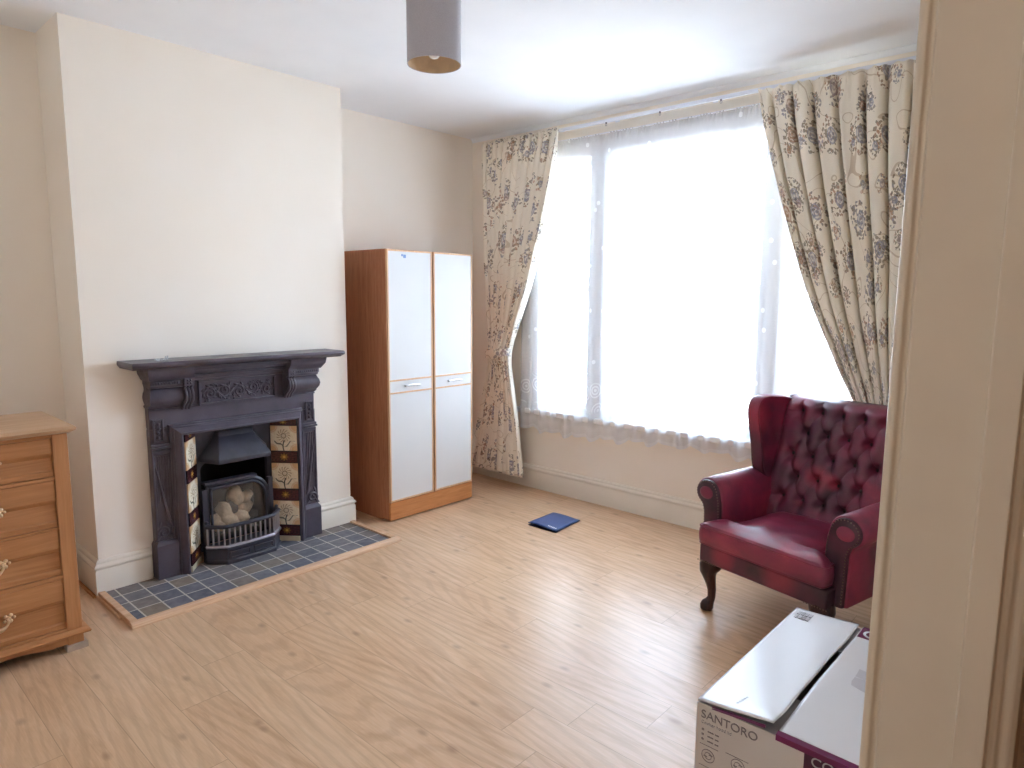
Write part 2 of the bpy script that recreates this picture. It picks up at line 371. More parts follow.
# floral curtain cloth (UV in metres)
m = N('floral_cotton', .9, .1)
c0 = m.n('ShaderNodeTexCoord'); uvm = m.n('ShaderNodeMapping'); m.l(c0.outputs['UV'], uvm.inputs[0]); UV = uvm.outputs[0]
nz = m.noise(UV, 14, 3)
base = m.mix(m.ramp(m.noise(UV, 300, 2), [(.35, 0), (.65, 1)]), srgb(240,230,212), srgb(247,240,226))
v1 = m.noise(UV, 3.4, 1, .4, .6)
vine = m.math('LESS_THAN', m.math('ABSOLUTE', m.math('SUBTRACT', m.math('FRACT', m.math('MULTIPLY', v1, 6)), .5)), .028)
base = m.mix(m.math('MULTIPLY', vine, .55), base, srgb(186,164,134))
def clusters(scale, off, rad, fine, stops, amt):
    global base
    mp = m.n('ShaderNodeMapping'); m.l(UV, mp.inputs[0]); mp.inputs['Location'].default_value = off; mp.inputs['Scale'].default_value = (scale, scale*.8, 1)
    vo = m.n('ShaderNodeTexVoronoi', voronoi_dimensions='2D'); vo.inputs['Scale'].default_value = 1; vo.inputs['Randomness'].default_value = .7; m.l(mp.outputs[0], vo.inputs['Vector'])
    d = m.math('ADD', vo.outputs['Distance'], m.math('MULTIPLY', m.math('SUBTRACT', nz, .5), .35))
    inside = m.ramp(d, [(rad*.6, 1), (rad, 0)])
    nc = m.n('ShaderNodeTexNoise'); nc.inputs['Scale'].default_value = 45; nc.inputs['Detail'].default_value = 2; m.l(UV, nc.inputs['Vector'])
    va = m.n('ShaderNodeVectorMath', operation='MULTIPLY_ADD'); m.l(nc.outputs['Color'], va.inputs[0]); va.inputs[1].default_value = (.030,.030,0); m.l(UV, va.inputs[2])
    vf = m.n('ShaderNodeTexVoronoi', voronoi_dimensions='2D'); vf.inputs['Scale'].default_value = fine; m.l(va.outputs[0], vf.inputs['Vector'])
    leaf = m.math('LESS_THAN', m.math('ADD', vf.outputs['Distance'], m.math('MULTIPLY', m.math('SUBTRACT', m.noise(UV, 160, 2), .5), .35)), .42)
    sp = m.n('ShaderNodeSeparateColor'); m.l(vf.outputs['Color'], sp.inputs[0]); sc = m.n('ShaderNodeSeparateColor'); m.l(vo.outputs['Color'], sc.inputs[0])
    pick = m.math('FRACT', m.math('ADD', m.math('MULTIPLY', sp.outputs[0], .45), sc.outputs[1]))
    colr = m.ramp(pick, stops)
    msk = m.math('MULTIPLY', m.math('MULTIPLY', m.math('GREATER_THAN', inside, .3), leaf), m.math('GREATER_THAN', sp.outputs[2], .18))
    base = m.mix(m.math('MULTIPLY', msk, amt), base, colr)
    head = m.math('LESS_THAN', m.math('ADD', vo.outputs['Distance'], m.math('MULTIPLY', m.math('SUBTRACT', nz, .5), .10)), rad*.40)
    sw = m.math('SINE', m.math('ADD', m.math('MULTIPLY', vo.outputs['Distance'], 95), m.math('MULTIPLY', nz, 16)))
    hc = m.ramp(sc.outputs[0], [(0, srgb(140,144,164)), (.5, srgb(158,158,170)), (.66, srgb(190,142,112)), (1, srgb(168,148,128))])
    base = m.mix(m.math('MULTIPLY', head, m.math('MULTIPLY_ADD', sw, .28, .5)), base, hc)
P1 = [(0, srgb(112,98,78)), (.25, srgb(134,122,96)), (.45, srgb(128,128,140)), (.62, srgb(104,92,80)), (.8, srgb(176,124,92)), (1, srgb(122,108,84))]
P2 = [(0, srgb(140,142,156)), (.35, srgb(120,112,98)), (.6, srgb(96,84,74)), (.8, srgb(150,140,112)), (1, srgb(196,140,106))]
clusters(4.2, (.3,.1,0), .36, 50, P1, .72)
clusters(5.4, (5.3,3.7,0), .24, 66, P2, .7)
m.col(base)
tl = m.n('ShaderNodeBsdfTranslucent'); m.l(base, tl.inputs[0]); mx = m.n('ShaderNodeMixShader'); mx.inputs[0].default_value = .0
m.l(m.b.outputs[0], mx.inputs[1]); m.l(tl.outputs[0], mx.inputs[2]); m.l(mx.outputs[0], m.out.inputs[0]); M['curtain'] = m.m

# net curtain (UV in metres, v from the hem up)
m = N('white_net', .9, .1); c0 = m.n('ShaderNodeTexCoord'); UV = c0.outputs['UV']; u, w, _ = m.sep(UV)
vo = m.n('ShaderNodeTexVoronoi', voronoi_dimensions='2D'); vo.inputs['Scale'].default_value = 7.5; vo.inputs['Randomness'].default_value = .6; m.l(UV, vo.inputs['Vector'])
rings = m.math('GREATER_THAN', m.math('SINE', m.math('MULTIPLY', vo.outputs['Distance'], 42)), .1)
rose = m.math('MULTIPLY', rings, m.math('LESS_THAN', vo.outputs['Distance'], .42))
band = m.ramp(w, [(.17, 0), (.19, 1), (.34, 1), (.40, 0)])
hem = m.math('LESS_THAN', w, .022)
vo2 = m.n('ShaderNodeTexVoronoi', voronoi_dimensions='2D'); vo2.inputs['Scale'].default_value = 6.0; m.l(UV, vo2.inputs['Vector'])
dots = m.math('MULTIPLY', m.math('LESS_THAN', vo2.outputs['Distance'], .085), m.math('GREATER_THAN', w, .42))
op = m.math('ADD', .38, m.math('MULTIPLY', m.math('MULTIPLY', rose, band), .16))
op = m.math('ADD', op, m.math('MULTIPLY', m.ramp(w, [(.07, 1), (.14, 0)]), .48))
op = m.math('MINIMUM', m.math('ADD', op, m.math('MULTIPLY', m.math('ADD', m.math('MULTIPLY', hem, 1.5), dots), .18)), .95)
m.col(srgb(244,246,250)); tl = m.n('ShaderNodeBsdfTranslucent'); tl.inputs[0].default_value = srgb(244,246,250)
mx0 = m.n('ShaderNodeMixShader'); mx0.inputs[0].default_value = .62; m.l(m.b.outputs[0], mx0.inputs[1]); m.l(tl.outputs[0], mx0.inputs[2])
tr = m.n('ShaderNodeBsdfTransparent'); mx = m.n('ShaderNodeMixShader'); m.l(op, mx.inputs[0]); m.l(tr.outputs[0], mx.inputs[1]); m.l(mx0.outputs[0], mx.inputs[2]); m.l(mx.outputs[0], m.out.inputs[0]); M['net'] = m.m

m = N('grey_shade_fabric', .85, .2); v = m.coord(scale=(1,1,1)); m.col(m.ramp(m.noise(v, 400, 2), [(.3, srgb(172,170,176)), (.7, srgb(188,186,192))])); M['shade'] = m.m
M['shade_in'] = plain('beige_shade_lining', srgb(216,190,156), .8, vary=.06)
M['bulb'] = plain('opal_bulb', srgb(240,240,236), .15, vary=.0)
M['white_plastic'] = plain('white_plastic', srgb(232,234,242), .35, vary=.01)
M['black'] = plain('black_rubber', srgb(24,22,24), .6)
M['folder'] = plain('blue_folder_card', srgb(54,80,130), .42, vary=.06, scale=12)
M['folder_dark'] = plain('navy_folder_edge', srgb(28,40,84), .5)
M['ink_white'] = plain('white_print', srgb(236,238,246), .5, vary=0)
M['card'] = plain('white_printed_card', srgb(206,200,196), .22, vary=.01, scale=5)
M['card_top'] = plain('glossy_white_card', srgb(214,214,218), .26, spec=.35, vary=.01, scale=4)
M['kraft'] = plain('grey_card_inside', srgb(150,146,148), .8)
M['purple'] = plain('plum_print', srgb(104,22,74), .3, vary=.04)
M['plumdark'] = plain('dark_plum_print', srgb(62,14,52), .3, vary=.04)
M['ink_grey'] = plain('grey_print', srgb(120,112,116), .4, vary=0)
M['ink_pale'] = plain('pale_grey_print', srgb(176,174,180), .4, vary=0)
M['ink_blue'] = plain('blue_mark', srgb(110,140,190), .5, vary=0)
M['outside_wall'] = plain('pale_render', srgb(240,240,238), .9, vary=.02)
M['outside_glass'] = plain('dark_house_glass', srgb(120,130,146), .2, vary=.05)
M['tarmac'] = plain('pale_paving', srgb(190,190,188), .9, vary=.05)

# ------------------------------------------------------------------ the room
HC = 2.60; XB = .345; YL, YR = -2.803, -1.4055; XR = 3.635; XH = 3.755; YBK = -4.35
DY0, DY1 = -3.76, -2.84        # door opening
b = B(); b.box(-.15, 4.9, -5.4, .02, -.12, 0); struct(b.build('floor', M['floor'], smooth=0))
b = B(); b.box(-.15, 4.9, -5.4, .30, HC, HC+.12); struct(b.build('ceiling', M['ceiling'], smooth=0))
b = B(); b.box(-.15, 0, YBK-.15, .30, 0, HC); struct(b.build('wall_left', M['wall'], smooth=0))
b = B(); b.box(-.15, XR, YBK-.15, YBK, 0, HC); struct(b.build('wall_back', M['wall'], smooth=0))
# window wall with the opening
WX0, WX1, WZ0, WZ1 = .60, 2.97, .60, 2.40
b = B(); b.box(0, WX0, 0, .30, 0, HC); b.box(WX1, 4.9, 0, .30, 0, HC); b.box(WX0, WX1, 0, .30, 0, WZ0-.03); b.box(WX0, WX1, 0, .30, WZ1, HC)
struct(b.build('wall_window', M['wall'], smooth=0))
# right wall with the door opening
b = B(); b.box(XR, XH, DY1+.03, 0, 0, HC); b.box(XR, XH, YBK-.15, DY0-.03, 0, HC); b.box(XR, XH, DY0-.03, DY1+.03, 2.08, HC)
struct(b.build('wall_right', M['wall'], smooth=0))
# chimney breast with the fireplace recess
FC = -2.112
b = B(); b.box(0, XB, YL, FC-.315, 0, HC); b.box(0, XB, FC+.315, YR, 0, HC); b.box(0, XB, FC-.315, FC+.315, .745, HC); b.box(0, .05, FC-.315, FC+.315, 0, .745)
struct(b.build('wall_chimney_breast', M['wall'], smooth=0))
# hallway the camera looks in from
b = B(); b.box(4.75, 4.9, -5.4, 0, 0, HC); b.box(XH, 4.75, -5.4, -5.25, 0, HC); b.box(XH, 4.75, -1.6, -1.45, 0, HC); b.box(-.15+3.6, XH, -5.4, YBK-.15, 0, HC)
struct(b.build('wall_hall', M['hallwall'], smooth=0))

# skirting boards with moulded tops
SP = [(0,0),(.022,0),(.022,.118),(.018,.124),(.018,.130),(.025,.136),(.026,.142),(.020,.150),(.014,.155),(.014,.162),(.008,.170),(0,.172)]
def skirting(name, p0, p1, nrm, e0=0, e1=0, mat=None):
    """e = +1 outside corner, -1 inside corner, 0 square end"""
    p0 = Vector((*p0, 0)); p1 = Vector((*p1, 0)); n = Vector((*nrm, 0)); t = (p1-p0).normalized()
    b = B(); b.loft([[p + n*d + t*(e*sg*d) + Vector((0,0,z)) for d, z in SP] for p, e, sg in ((p0, e0, -1), (p1, e1, 1))])
    return struct(b.build(name, mat or M['gloss'], smooth=50))
skirting('baseboard_window', (0,0), (XR,0), (0,-1), -1, -1)
skirting('baseboard_alcove_right', (0,YR), (0,0), (1,0), -1, -1)
skirting('baseboard_breast_right_side', (0,YR), (XB,YR), (0,1), -1, 1)
skirting('baseboard_breast_right', (XB,FC+.455), (XB,YR), (1,0), 0, 1)
skirting('baseboard_breast_left', (XB,YL), (XB,FC-.465), (1,0), 1, 0)
skirting('baseboard_breast_left_side', (0,YL), (XB,YL), (0,-1), -1, 1)
skirting('baseboard_alcove_left', (0,YBK), (0,YL), (1,0), -1, -1)
skirting('baseboard_right', (XR,DY1+.12), (XR,0), (-1,0), 0, -1)
skirting('baseboard_back', (0,YBK), (XR,YBK), (0,1), -1, -1)
# thin stained edging strip along the foot of the alcove skirting
b = B(); b.box(.022, XB+.020, YL-.038, YL-.0265, 0, .012); b.box(.022, .034, YBK+.03, YL-.035, 0, .012); struct(b.build('trim_alcove', M['pine'], smooth=0))
# small plaster cove above the window
b = B(); b.loft([[(x, -d, HC-h) for d, h in ((0,.026),(.004,.026),(.007,.016),(.016,.007),(.026,.004),(.026,0),(0,0))] for x in (0, XR)])
struct(b.build('trim_cove', M['ceiling'], smooth=50))

# door lining: architrave with bead, lining, stop, hall architrave
def lining(name, y, s):
    P = [(XR-.018, .075),(XR-.018, .004),(XR-.014, .0),(XR-.008, -.001),(XR-.004, .004),(XR, .004),(XR+.001, 0),(XR+.082, 0),(XR+.083, -.016),(XR+.113, -.016),(XR+.113, .0),(XH, .0),(XH+.004, .006),(XH+.012, .006),(XH+.018, .012),(XH+.018, .075),(XH, .075),(XH, .031),(XR, .031),(XR, .075)]
    b = B(); b.loft([[(px, y + s*q, z) for px, q in P] for z in (0, 2.06)])
    return b.build(name, M['jamb'], dr, smooth=40, bev=.0025, seg=3)
dr = bpy.data.objects.new('door_1', None); COL.objects.link(dr); dr.location = ((XR+XH)/2, DY1, 0); struct(dr, 'cream gloss door lining and architrave at right edge of view')
lining('door_jamb', DY1, 1); lining('door_jamb', DY0, -1)
b = B(); b.box(XR-.018, XR, DY0-.075, DY1+.075, 2.06, 2.135); b.box(XR, XH, DY0-.029, DY1+.029, 2.05, 2.079); b.box(XH, XH+.018, DY0-.075, DY1+.075, 2.06, 2.135); b.build('door_head', M['jamb'], dr, bev=.002, smooth=0)

# window: three sash lights
wn_ = bpy.data.objects.new('window_1', None); COL.objects.link(wn_); wn_.location = (1.785, 0, .57); struct(wn_, 'three light white sash window behind net')
GY = .11
b = B(); b.box(.545, .70, -.018, .17, .60, 2.42); b.box(2.87, 3.025, -.018, .17, .60, 2.42); b.box(.545, 3.025, -.02, .17, 2.33, 2.44); b.build('window_frame', M['upvc'], wn_, bev=.006)
for x0, x1 in ((1.11, 1.285), (2.285, 2.46)):
    b = B(); b.box(x0, x1, .0, .17, .60, 2.34); b.box(x0+.045, x1-.045, -.015, .0, .60, 2.34); b.build('mullion', M['upvc'], wn_, bev=.008)
b = B(); b.box(.50, 3.07, -.045, .17, .562, .600); b.build('window_sill', M['upvc'], wn_, bev=.008)
for x0, x1 in ((.70, 1.11), (1.285, 2.285), (2.46, 2.87)):
    for z0, z1, y0 in ((.60, 1.49, .06), (1.45, 2.34, .105)):
        b = B(); f = .042
        b.box(x0, x0+f, y0, y0+.04, z0, z1); b.box(x1-f, x1, y0, y0+.04, z0, z1); b.box(x0+f, x1-f, y0, y0+.04, z1-.04, z1); b.box(x0+f, x1-f, y0, y0+.04, z0, z0+(.07 if z0 < 1 else .04))
        s_ = b.build('sash', M['upvc'], wn_, bev=.004)
        b = B(); b.box(x0+f-.005, x1-f+.005, y0+.016, y0+.020, z0+.03, z1-.03); b.build('glass_pane', M['glass'], s_, smooth=0)
# timber fascia the track is screwed to
b = B(); b.box(.30, 3.35, -.014, -.0005, 2.445, 2.515); b.box(.30, 3.35, -.018, -.014, 2.445, 2.452); struct(b.build('trim_fascia', M['gloss'], bev=.003))

# ------------------------------------------------------------------ outside
b = B(); b.box(-14, 18, .32, 30, -1.0, -.9); struct(b.build('ground', M['tarmac'], smooth=0))
# ------------------------------------------------------------------ curtains
def interp(tab, z):
    tab = sorted(tab)
    if z <= tab[0][0]: return tab[0][1]
    for (a, p), (c, q) in zip(tab, tab[1:]):
        if z <= c:
            t = (z-a)/(c-a); return p+(q-p)*t
    return tab[-1][1]
def smooth_interp(tab, z, w=.05):
    return sum(interp(tab, z+d*w) for d in (-2,-1,0,1,2))/5
def curtain(name, zt, zb, Lt, Rt, nf, amp, clothw, y0, parent, heading=.07, seed=0, tie=1.0, pinch=False):
    rnd = random.Random(seed); ph = [rnd.uniform(-.5,.5) for _ in range(40)]
    def wob(u): return sum(ph[k]*math.sin(2*PI*(k+1)*u+ph[k+10]*6)/(k+1) for k in range(5))*.035
    def fn(u, t):
        z = zb+(zt-zb)*t
        L = smooth_interp(Lt, z); R = smooth_interp(Rt, z)
        uu = u + wob(u)*(1-abs(2*u-1))
        ang = 2*PI*nf*uu
        wid = R-L
        A = smooth_interp(amp, z)
        near = max(0, 1-(zt-z)/heading)
        fold = (2*abs(math.cos(ang/2))**.8-1)*(1+.22*math.sin(ang*.37+seed*2))*1.1+.16*math.sin(ang*.5+3*t+seed)
        if pinch:
            pp = max(0, math.cos(ang))**6; top = max(0, 1-(zt-z)/.16)
            dv = (ang/(2*PI)) % 1-.5
            fold = .85-1.8*math.exp(-(dv/.15)**2)+.22*math.cos(ang)*math.cos(ang*.31+seed)
            fold = fold*(1-top*.6)+(.7*math.exp(-((abs(dv)-.5)/.07)**2)*math.cos(ang*9)**2)*top
            A2 = A
        else:
            A2 = A*(1-.45*near)
            fold += near*.5*math.cos(3*ang)
        y = y0 - A2*fold + .006*math.sin(9*t+ang)
        # bundle rounds out where the tie-back gathers it
        g = math.exp(-((z-tie)/.10)**2)
        y -= g*.035*math.sin(PI*u)
        x = L+wid*u + A2*(.12 if pinch else .38)*math.sin(ang)*(1-near) 
        z2 = z + (.010*math.cos(ang*1.0) if t < .01 else 0) + (.004*math.cos(ang*2+1)*near)
        return (x, y, z2)
    b = B(); b.grid(int(nf*20)+1, 110, fn, lambda u, t: (u*clothw+seed*.37, t*(zt-zb)+seed*.21))
    return b.build(name, M['curtain'], parent, solid=.0025, smooth=180)
YC = -.140
cl = thing('curtain', 'left floral curtain gathered into a tieback beside the white wardrobe', 'curtain', (.40, YC, .10), group=None)
curtain('curtain_cloth', 2.515, .105,
    [(.1,.135),(.5,.24),(.9,.33),(1.0,.345),(1.15,.338),(1.6,.315),(2.1,.290),(2.53,.265)],
    [(.1,.67),(.5,.615),(.9,.535),(1.0,.525),(1.15,.575),(1.5,.72),(1.9,.84),(2.3,.93),(2.53,.965)],
    13, [(.1,.036),(.7,.030),(1.0,.020),(1.3,.030),(1.8,.040),(2.4,.034),(2.53,.022)], 1.5, YC, cl, seed=1, tie=1.0)
cr = thing('curtain', 'right floral curtain swept aside behind the red wing armchair', 'curtain', (3.05, YC, .10))
curtain('curtain_cloth', 2.495, .105,
    [(.1,2.80),(.6,2.90),(.85,2.90),(.95,2.83),(1.1,2.765),(1.4,2.625),(1.7,2.52),(2.05,2.41),(2.35,2.325),(2.53,2.285)],
    [(.1,3.30),(.6,3.16),(.85,3.10),(1.1,3.14),(1.6,3.22),(2.53,3.26)],
    9, [(.1,.038),(.7,.028),(.85,.022),(1.2,.046),(1.8,.062),(2.3,.060),(2.53,.028)], 1.9, YC, cr, seed=2, tie=.8, pinch=True)
def tieback(zc, x0, x1, y0, ya, hook, label):
    pts = []
    n = 28
    for k in range(n):
        a = 2*PI*k/n; pts.append((a,))
    b = B(); rings = []
    cx, rx = (x0+x1)/2, (x1-x0)/2+.012
    for k in range(n):
        a = 2*PI*k/n
        x = cx+rx*math.cos(a); y = y0+ya*math.sin(a); z = zc+.016*math.cos(a)*(-1 if hook < cx else 1)*-1
        h = .030+.004*math.sin(a*3)
        t = Vector((math.cos(a), math.sin(a), 0))*.004
        rings.append([(x+t.x, y+t.y, z-h), (x+t.x*1.8, y+t.y*1.8, z), (x+t.x, y+t.y, z+h), (x-t.x, y-t.y, z+h), (x-t.x, y-t.y, z-h)])
    rings.append(rings[0])
    f0 = len(b.f); b.loft(rings, cap=False)
    for i in range(n):
        for j in range(5):
            b.uv[f0+i*5+j] = [(i*.02, j*.02+.3), (i*.02, j*.02+.32), ((i+1)*.02, j*.02+.32), ((i+1)*.02, j*.02+.3)]
    o = b.build('curtain_tieback', M['curtain'], base=(cx, y0, zc-.05)); tag(o, label, 'tieback')
    b = B(); b.sweep([(hook, -.001, zc+.03), (hook, -.03, zc+.03), (hook, -.05, zc+.035), (hook, -.055, zc+.05)], .004, 8); b.sweep([(cx-rx if hook < cx else cx+rx, y0, zc+.02), (hook, -.048, zc+.036)], .006, 8); b.build('hook', M['brass'], o)
    return o
tieback(1.0, .340, .535, YC-.03, .062, .27, 'floral tieback round the left curtain, beside the wardrobe')
tieback(.80, 2.885, 3.115, YC-.03, .07, 3.24, 'floral tieback round the right curtain, behind the armchair')

# net curtain
NX0, NX1, NZ0, NZ1 = .565, 3.0, .485, 2.455
def netfn(u, t):
    x = NX0+(NX1-NX0)*u
    a = 2*PI*23*(u+.008*math.sin(11*u)); k = .35+.65*(1-t)
    y = -.046-.012*k*math.cos(a) - .008*k*math.cos(a*.37+1)
    hemz = .018*abs(math.sin(PI*u*(NX1-NX0)/.115)) + .012*math.cos(a*.5)+.03*math.sin(7*u+.6)
    z = NZ0+(NZ1-NZ0)*t - (1-t)**6*hemz
    if t > .985: y += .006*math.cos(5*a)
    return (x, y, z)
b = B(); b.grid(500, 70, netfn, lambda u, t: (u*(NX1-NX0)*1.25, t*(NZ1-NZ0)))
nt = b.build('net_curtain', M['net'], base=None, smooth=180)
for vtx in nt.data.vertices: vtx.co -= Vector((1.78, -.046, NZ0))
nt.location = (1.78, -.046, NZ0); tag(nt, 'white lace net curtain with scalloped hem across the whole window', 'net curtain')
o = B().sweep([(.54, -.046, NZ1+.002), (1.7, -.046, NZ1-.002), (3.03, -.046, NZ1+.002)], .004, 8).build('net_wire', M['white_plastic'], base=(1.78, -.046, NZ1)); tag(o, 'thin white wire holding the net curtain along the window top', 'curtain wire')
# track
tk = thing('curtain_track', 'white plastic curtain track above the window with small gliders', 'curtain track', (1.75, -.05, 2.50))
TZ = 2.512
b = B(); b.loft([[(x, -.095-.009*p, TZ+q) for p, q in ((-1,-.011),(1,-.011),(1,.004),(.6,.011),(-1,.011))] for x in (.20, 3.34)]); b.build('rail', M['white_plastic'], tk, bev=.002)
for x in (.45, 1.32, 1.98, 2.75):
    b = B(); b.box(x-.008, x+.008, -.090, -.0005, TZ+.006, TZ+.016); b.box(x-.014, x+.014, -.012, -.0005, TZ-.006, TZ+.022); b.build('bracket', M['white_plastic'], tk, bev=.002)
for x in (1.30, 1.68, 2.06):
    b = B(); b.box(x-.004, x+.004, -.108, -.100, TZ-.020, TZ-.010); b.ring([(x+.006*math.cos(2*PI*k/12), -.104, TZ-.026+.006*math.sin(2*PI*k/12)) for k in range(12)], .0015, 6); b.build('glider', M['ink_grey'], tk)

# ------------------------------------------------------------------ wardrobe
X0, X1, Y0, Y1, WH = .035, .525, -1.232, -.520, 1.695
wd = thing('wardrobe', 'white two-door wardrobe with teak sides standing right of fireplace', 'wardrobe', ((X0+X1)/2, (Y0+Y1)/2, 0))
b = B(); b.box(X0, X1-.018, Y0, Y0+.016, 0.012, WH); b.box(X0, X1-.018, Y1-.016, Y1, 0.012, WH); b.box(X0, X1-.018, Y0+.016, Y1-.016, WH-.018, WH); b.box(X0, X0+.006, Y0+.016, Y1-.016, .012, WH-.018); b.box(X0+.006, X1-.019, Y0+.016, Y1-.016, .11, .126); b.box(X0+.01, X0+.4, Y0+.001, Y1-.001, 0, .0119)
b.build('carcass', M['teak'], wd, smooth=0, bev=.0012)
b = B(); b.box(X1-.020, X1-.004, Y0+.0005, Y1-.0005, .010, .124); b.build('plinth', M['plinth_wood'], wd, smooth=0, bev=.0015)
YM = (Y0+Y1)/2 + .006
for y0, y1 in ((Y0+.001, YM-.007), (YM+.007, Y1-.001)):
    z0, z1 = .128, WH-.002; e = .011; xf = X1
    b = B(); b.box(X1-.017, xf-.002, y0+e, y1-e, z0+e, z1-e); dd = b.build('door', M['door_white'], wd, smooth=0)
    b = B()
    b.box(X1-.017, xf, y0, y0+e, z0, z1); b.box(X1-.017, xf, y1-e, y1, z0, z1); b.box(X1-.017, xf, y0+e, y1-e, z0, z0+e); b.box(X1-.017, xf, y0+e, y1-e, z1-e, z1)
    for zz in (.818, .896): b.box(X1-.0021, xf+.002, y0+e, y1-e, zz-.005, zz+.005)
    b.build('edging', M['edge_wood'], dd, smooth=0, bev=.001)
    ym = (y0+y1)/2; zc = .857
    b = B()
    for k in (-1, 1): b.lathe([(.008,0),(.009,.004),(.006,.010),(.005,.020)], n=12, M=Matrix.Translation((xf-.003, ym+k*.048, zc)) @ Matrix.Rotation(PI/2, 4, 'Y'))
    b.sweep([(xf+.018, ym+.058*(t/6-1)*1.0, zc+.004*math.cos((t/6-1)*PI/2)) for t in range(13)], [.004+.004*math.sin(PI*t/12) for t in range(13)], 8)
    b.build('handle', M['chrome'], dd)
b = B(); b.box(X1-.0021, X1-.001, YM+.02-.36+.09, YM+.02-.36+.102, 1.655, 1.667); b.box(X1-.0021, X1-.001, YM-.36+.125, YM-.36+.145, 1.645, 1.665); b.build('sticker', M['ink_blue'], wd, smooth=0)['label'] = 'small blue mark on the door'
o = B().sweep([(.30, -.33, .004), (.285, -.36, .01), (.27, -.38, .05), (.262, -.40, .10), (.24, -.42, .16), (.18, -.43, .20)], .005, 8).build('cable', M['black'], base=(.27, -.38, 0)); tag(o, 'short black cable on the floor between wardrobe and left curtain', 'cable')

# ------------------------------------------------------------------ hearth
HZ = .016
b = B(); b.box(XB, .785, -2.792, -1.432, 0, HZ); o = b.build('hearth', M['slate'], base=(.565, -2.13, 0), smooth=0); tag(o, 'slate tiled hearth on the floor before the black fireplace', 'hearth')
# (material uses object space: shift so tiles start at the wall)
o = B().loft([[(x, y, z) for x, z in ((.786,0),(.822,0),(.822,.008),(.814,.020),(.786,.024))] for y in (-2.824, -1.385)]).build('hearth_edging', M['trimwood'], base=(.80, -2.13, 0), smooth=0); tag(o, 'pale oak strip along the front edge of the slate hearth', 'edging strip')
b = B(); b.box(.372, .785, -2.822, -2.793, 0, .026); b.box(.372, .690, -2.832, -2.823, 0, .012); o = b.build('hearth_edging', M['trimwood'], base=(.58, -2.81, 0), smooth=0, bev=.002); tag(o, 'splintered oak strip along the left end of the slate hearth', 'edging strip')
b = B(); b.box(.372, .785, -1.431, -1.400, 0, .026); o = b.build('hearth_edging', M['trimwood'], base=(.58, -1.415, 0), smooth=0, bev=.002); tag(o, 'oak strip along the right end of hearth, beside the wardrobe', 'edging strip')

# ------------------------------------------------------------------ fireplace surround
fs = thing('fireplace_surround', 'black cast iron fireplace surround with mantel shelf on the chimney breast', 'fireplace', (XB, FC, HZ))
I = M['iron']
b = B(); SY0, SY1 = -2.668, -1.553
b.loft([[(XB, SY0+.03*0+d*.4, z), (XB, SY1-d*.4, z), (.548-d, SY1-d*.4, z), (.548-d, SY0+d*.4, z)] for z, d in ((1.070,.030),(1.078,.016),(1.083,.004),(1.092,0),(1.101,.002),(1.104,.006))]); b.build('mantel_shelf', I, fs, smooth=30)
# frieze board and bed mould
def yb(b, x0, x1, q0, q1, z0, z1): b.box(x0, x1, FC+q0, FC+q1, z0, z1)
b = B(); yb(b, XB, .388, -.447, .447, .765, 1.07)
for z0, z1, x in ((.985,1.0,.402),(1.0,1.012,.412),(1.012,1.022,.430),(1.022,1.034,.420),(1.034,1.05,.446),(1.05,1.07,.462)): yb(b, .388, x, -.27, .27, z0, z1)
yb(b, .388, .398, -.449, .449, .855, .862); yb(b, .388, .394, -.448, .448, .862, .870)
b.build('frieze', I, fs, bev=.003, smooth=30)
# carved panel
cp0, cp1, cz0, cz1 = -.197, .197, .868, .972
b = B(); yb(b, .3885, .391, cp0, cp1, cz0, cz1)
for q0, q1, z0, z1 in ((cp0-.012, cp1+.012, cz1, cz1+.012), (cp0-.012, cp1+.012, cz0-.012, cz0), (cp0-.012, cp0, cz0, cz1), (cp1, cp1+.012, cz0, cz1)): yb(b, .3885, .404, q0, q1, z0, z1)
cpn = b.build('carved_panel', I, fs, bev=.003, smooth=30)
def scroll(b, cy, cz, r, d, turns=1.35, x=.3935, a0=0, th=.0055):
    n = 18; pts = []
    for k in range(n+1):
        t = k/n; a = a0+d*turns*2*PI*t; rr = r*(1-.78*t); pts.append((x+.004*t, cy+rr*math.cos(a), cz+rr*math.sin(a)))
    b.sweep(pts, [th*(1-.35*k/n) for k in range(n+1)], 7); b.ball(pts[-1], .0075, 8, 5)
def leaf(b, cy, cz, ang, ln=.022, w=.008, x=.394):
    Mx = Matrix.Translation((x, cy, cz)) @ Matrix.Rotation(ang, 4, 'X')
    b.ball((0,0,0), (.0055, ln/2, w/2), 8, 5, M=Mx)
    # Mx applied inside ball includes translation
def ball_leaf(b, cy, cz, ang, ln, w, x=.394):
    Mr = Matrix.Rotation(ang, 4, 'X'); b.ball((x, cy, cz), (.006, ln/2, w/2), 8, 5, M=Mr)
b = B(); zc = (cz0+cz1)/2; rn = random.Random(3)
for i in range(5):
    cy = FC+cp0+.045+i*.077; s_ = 1 if i % 2 else -1
    scroll(b, cy, zc+.006*s_, .030, s_, a0=-s_*PI/2)
    for k in range(7):
        a = k*2*PI/7+i; ball_leaf(b, cy+.036*math.cos(a), zc+.034*math.sin(a), a+1.0, .026, .011)
pts = [(.394, FC+cp0+.012+(cp1-cp0-.024)*k/60, zc+.028*math.sin(k/60*5*PI)) for k in range(61)]
b.sweep(pts, .0045, 7)
for k in range(26):
    ball_leaf(b, FC+rn.uniform(cp0+.012, cp1-.012), zc+rn.choice((-1,1))*rn.uniform(.022,.042), rn.uniform(0, PI), rn.uniform(.016,.026), .009)
b.build('foliage_relief', I, cpn, smooth=60)
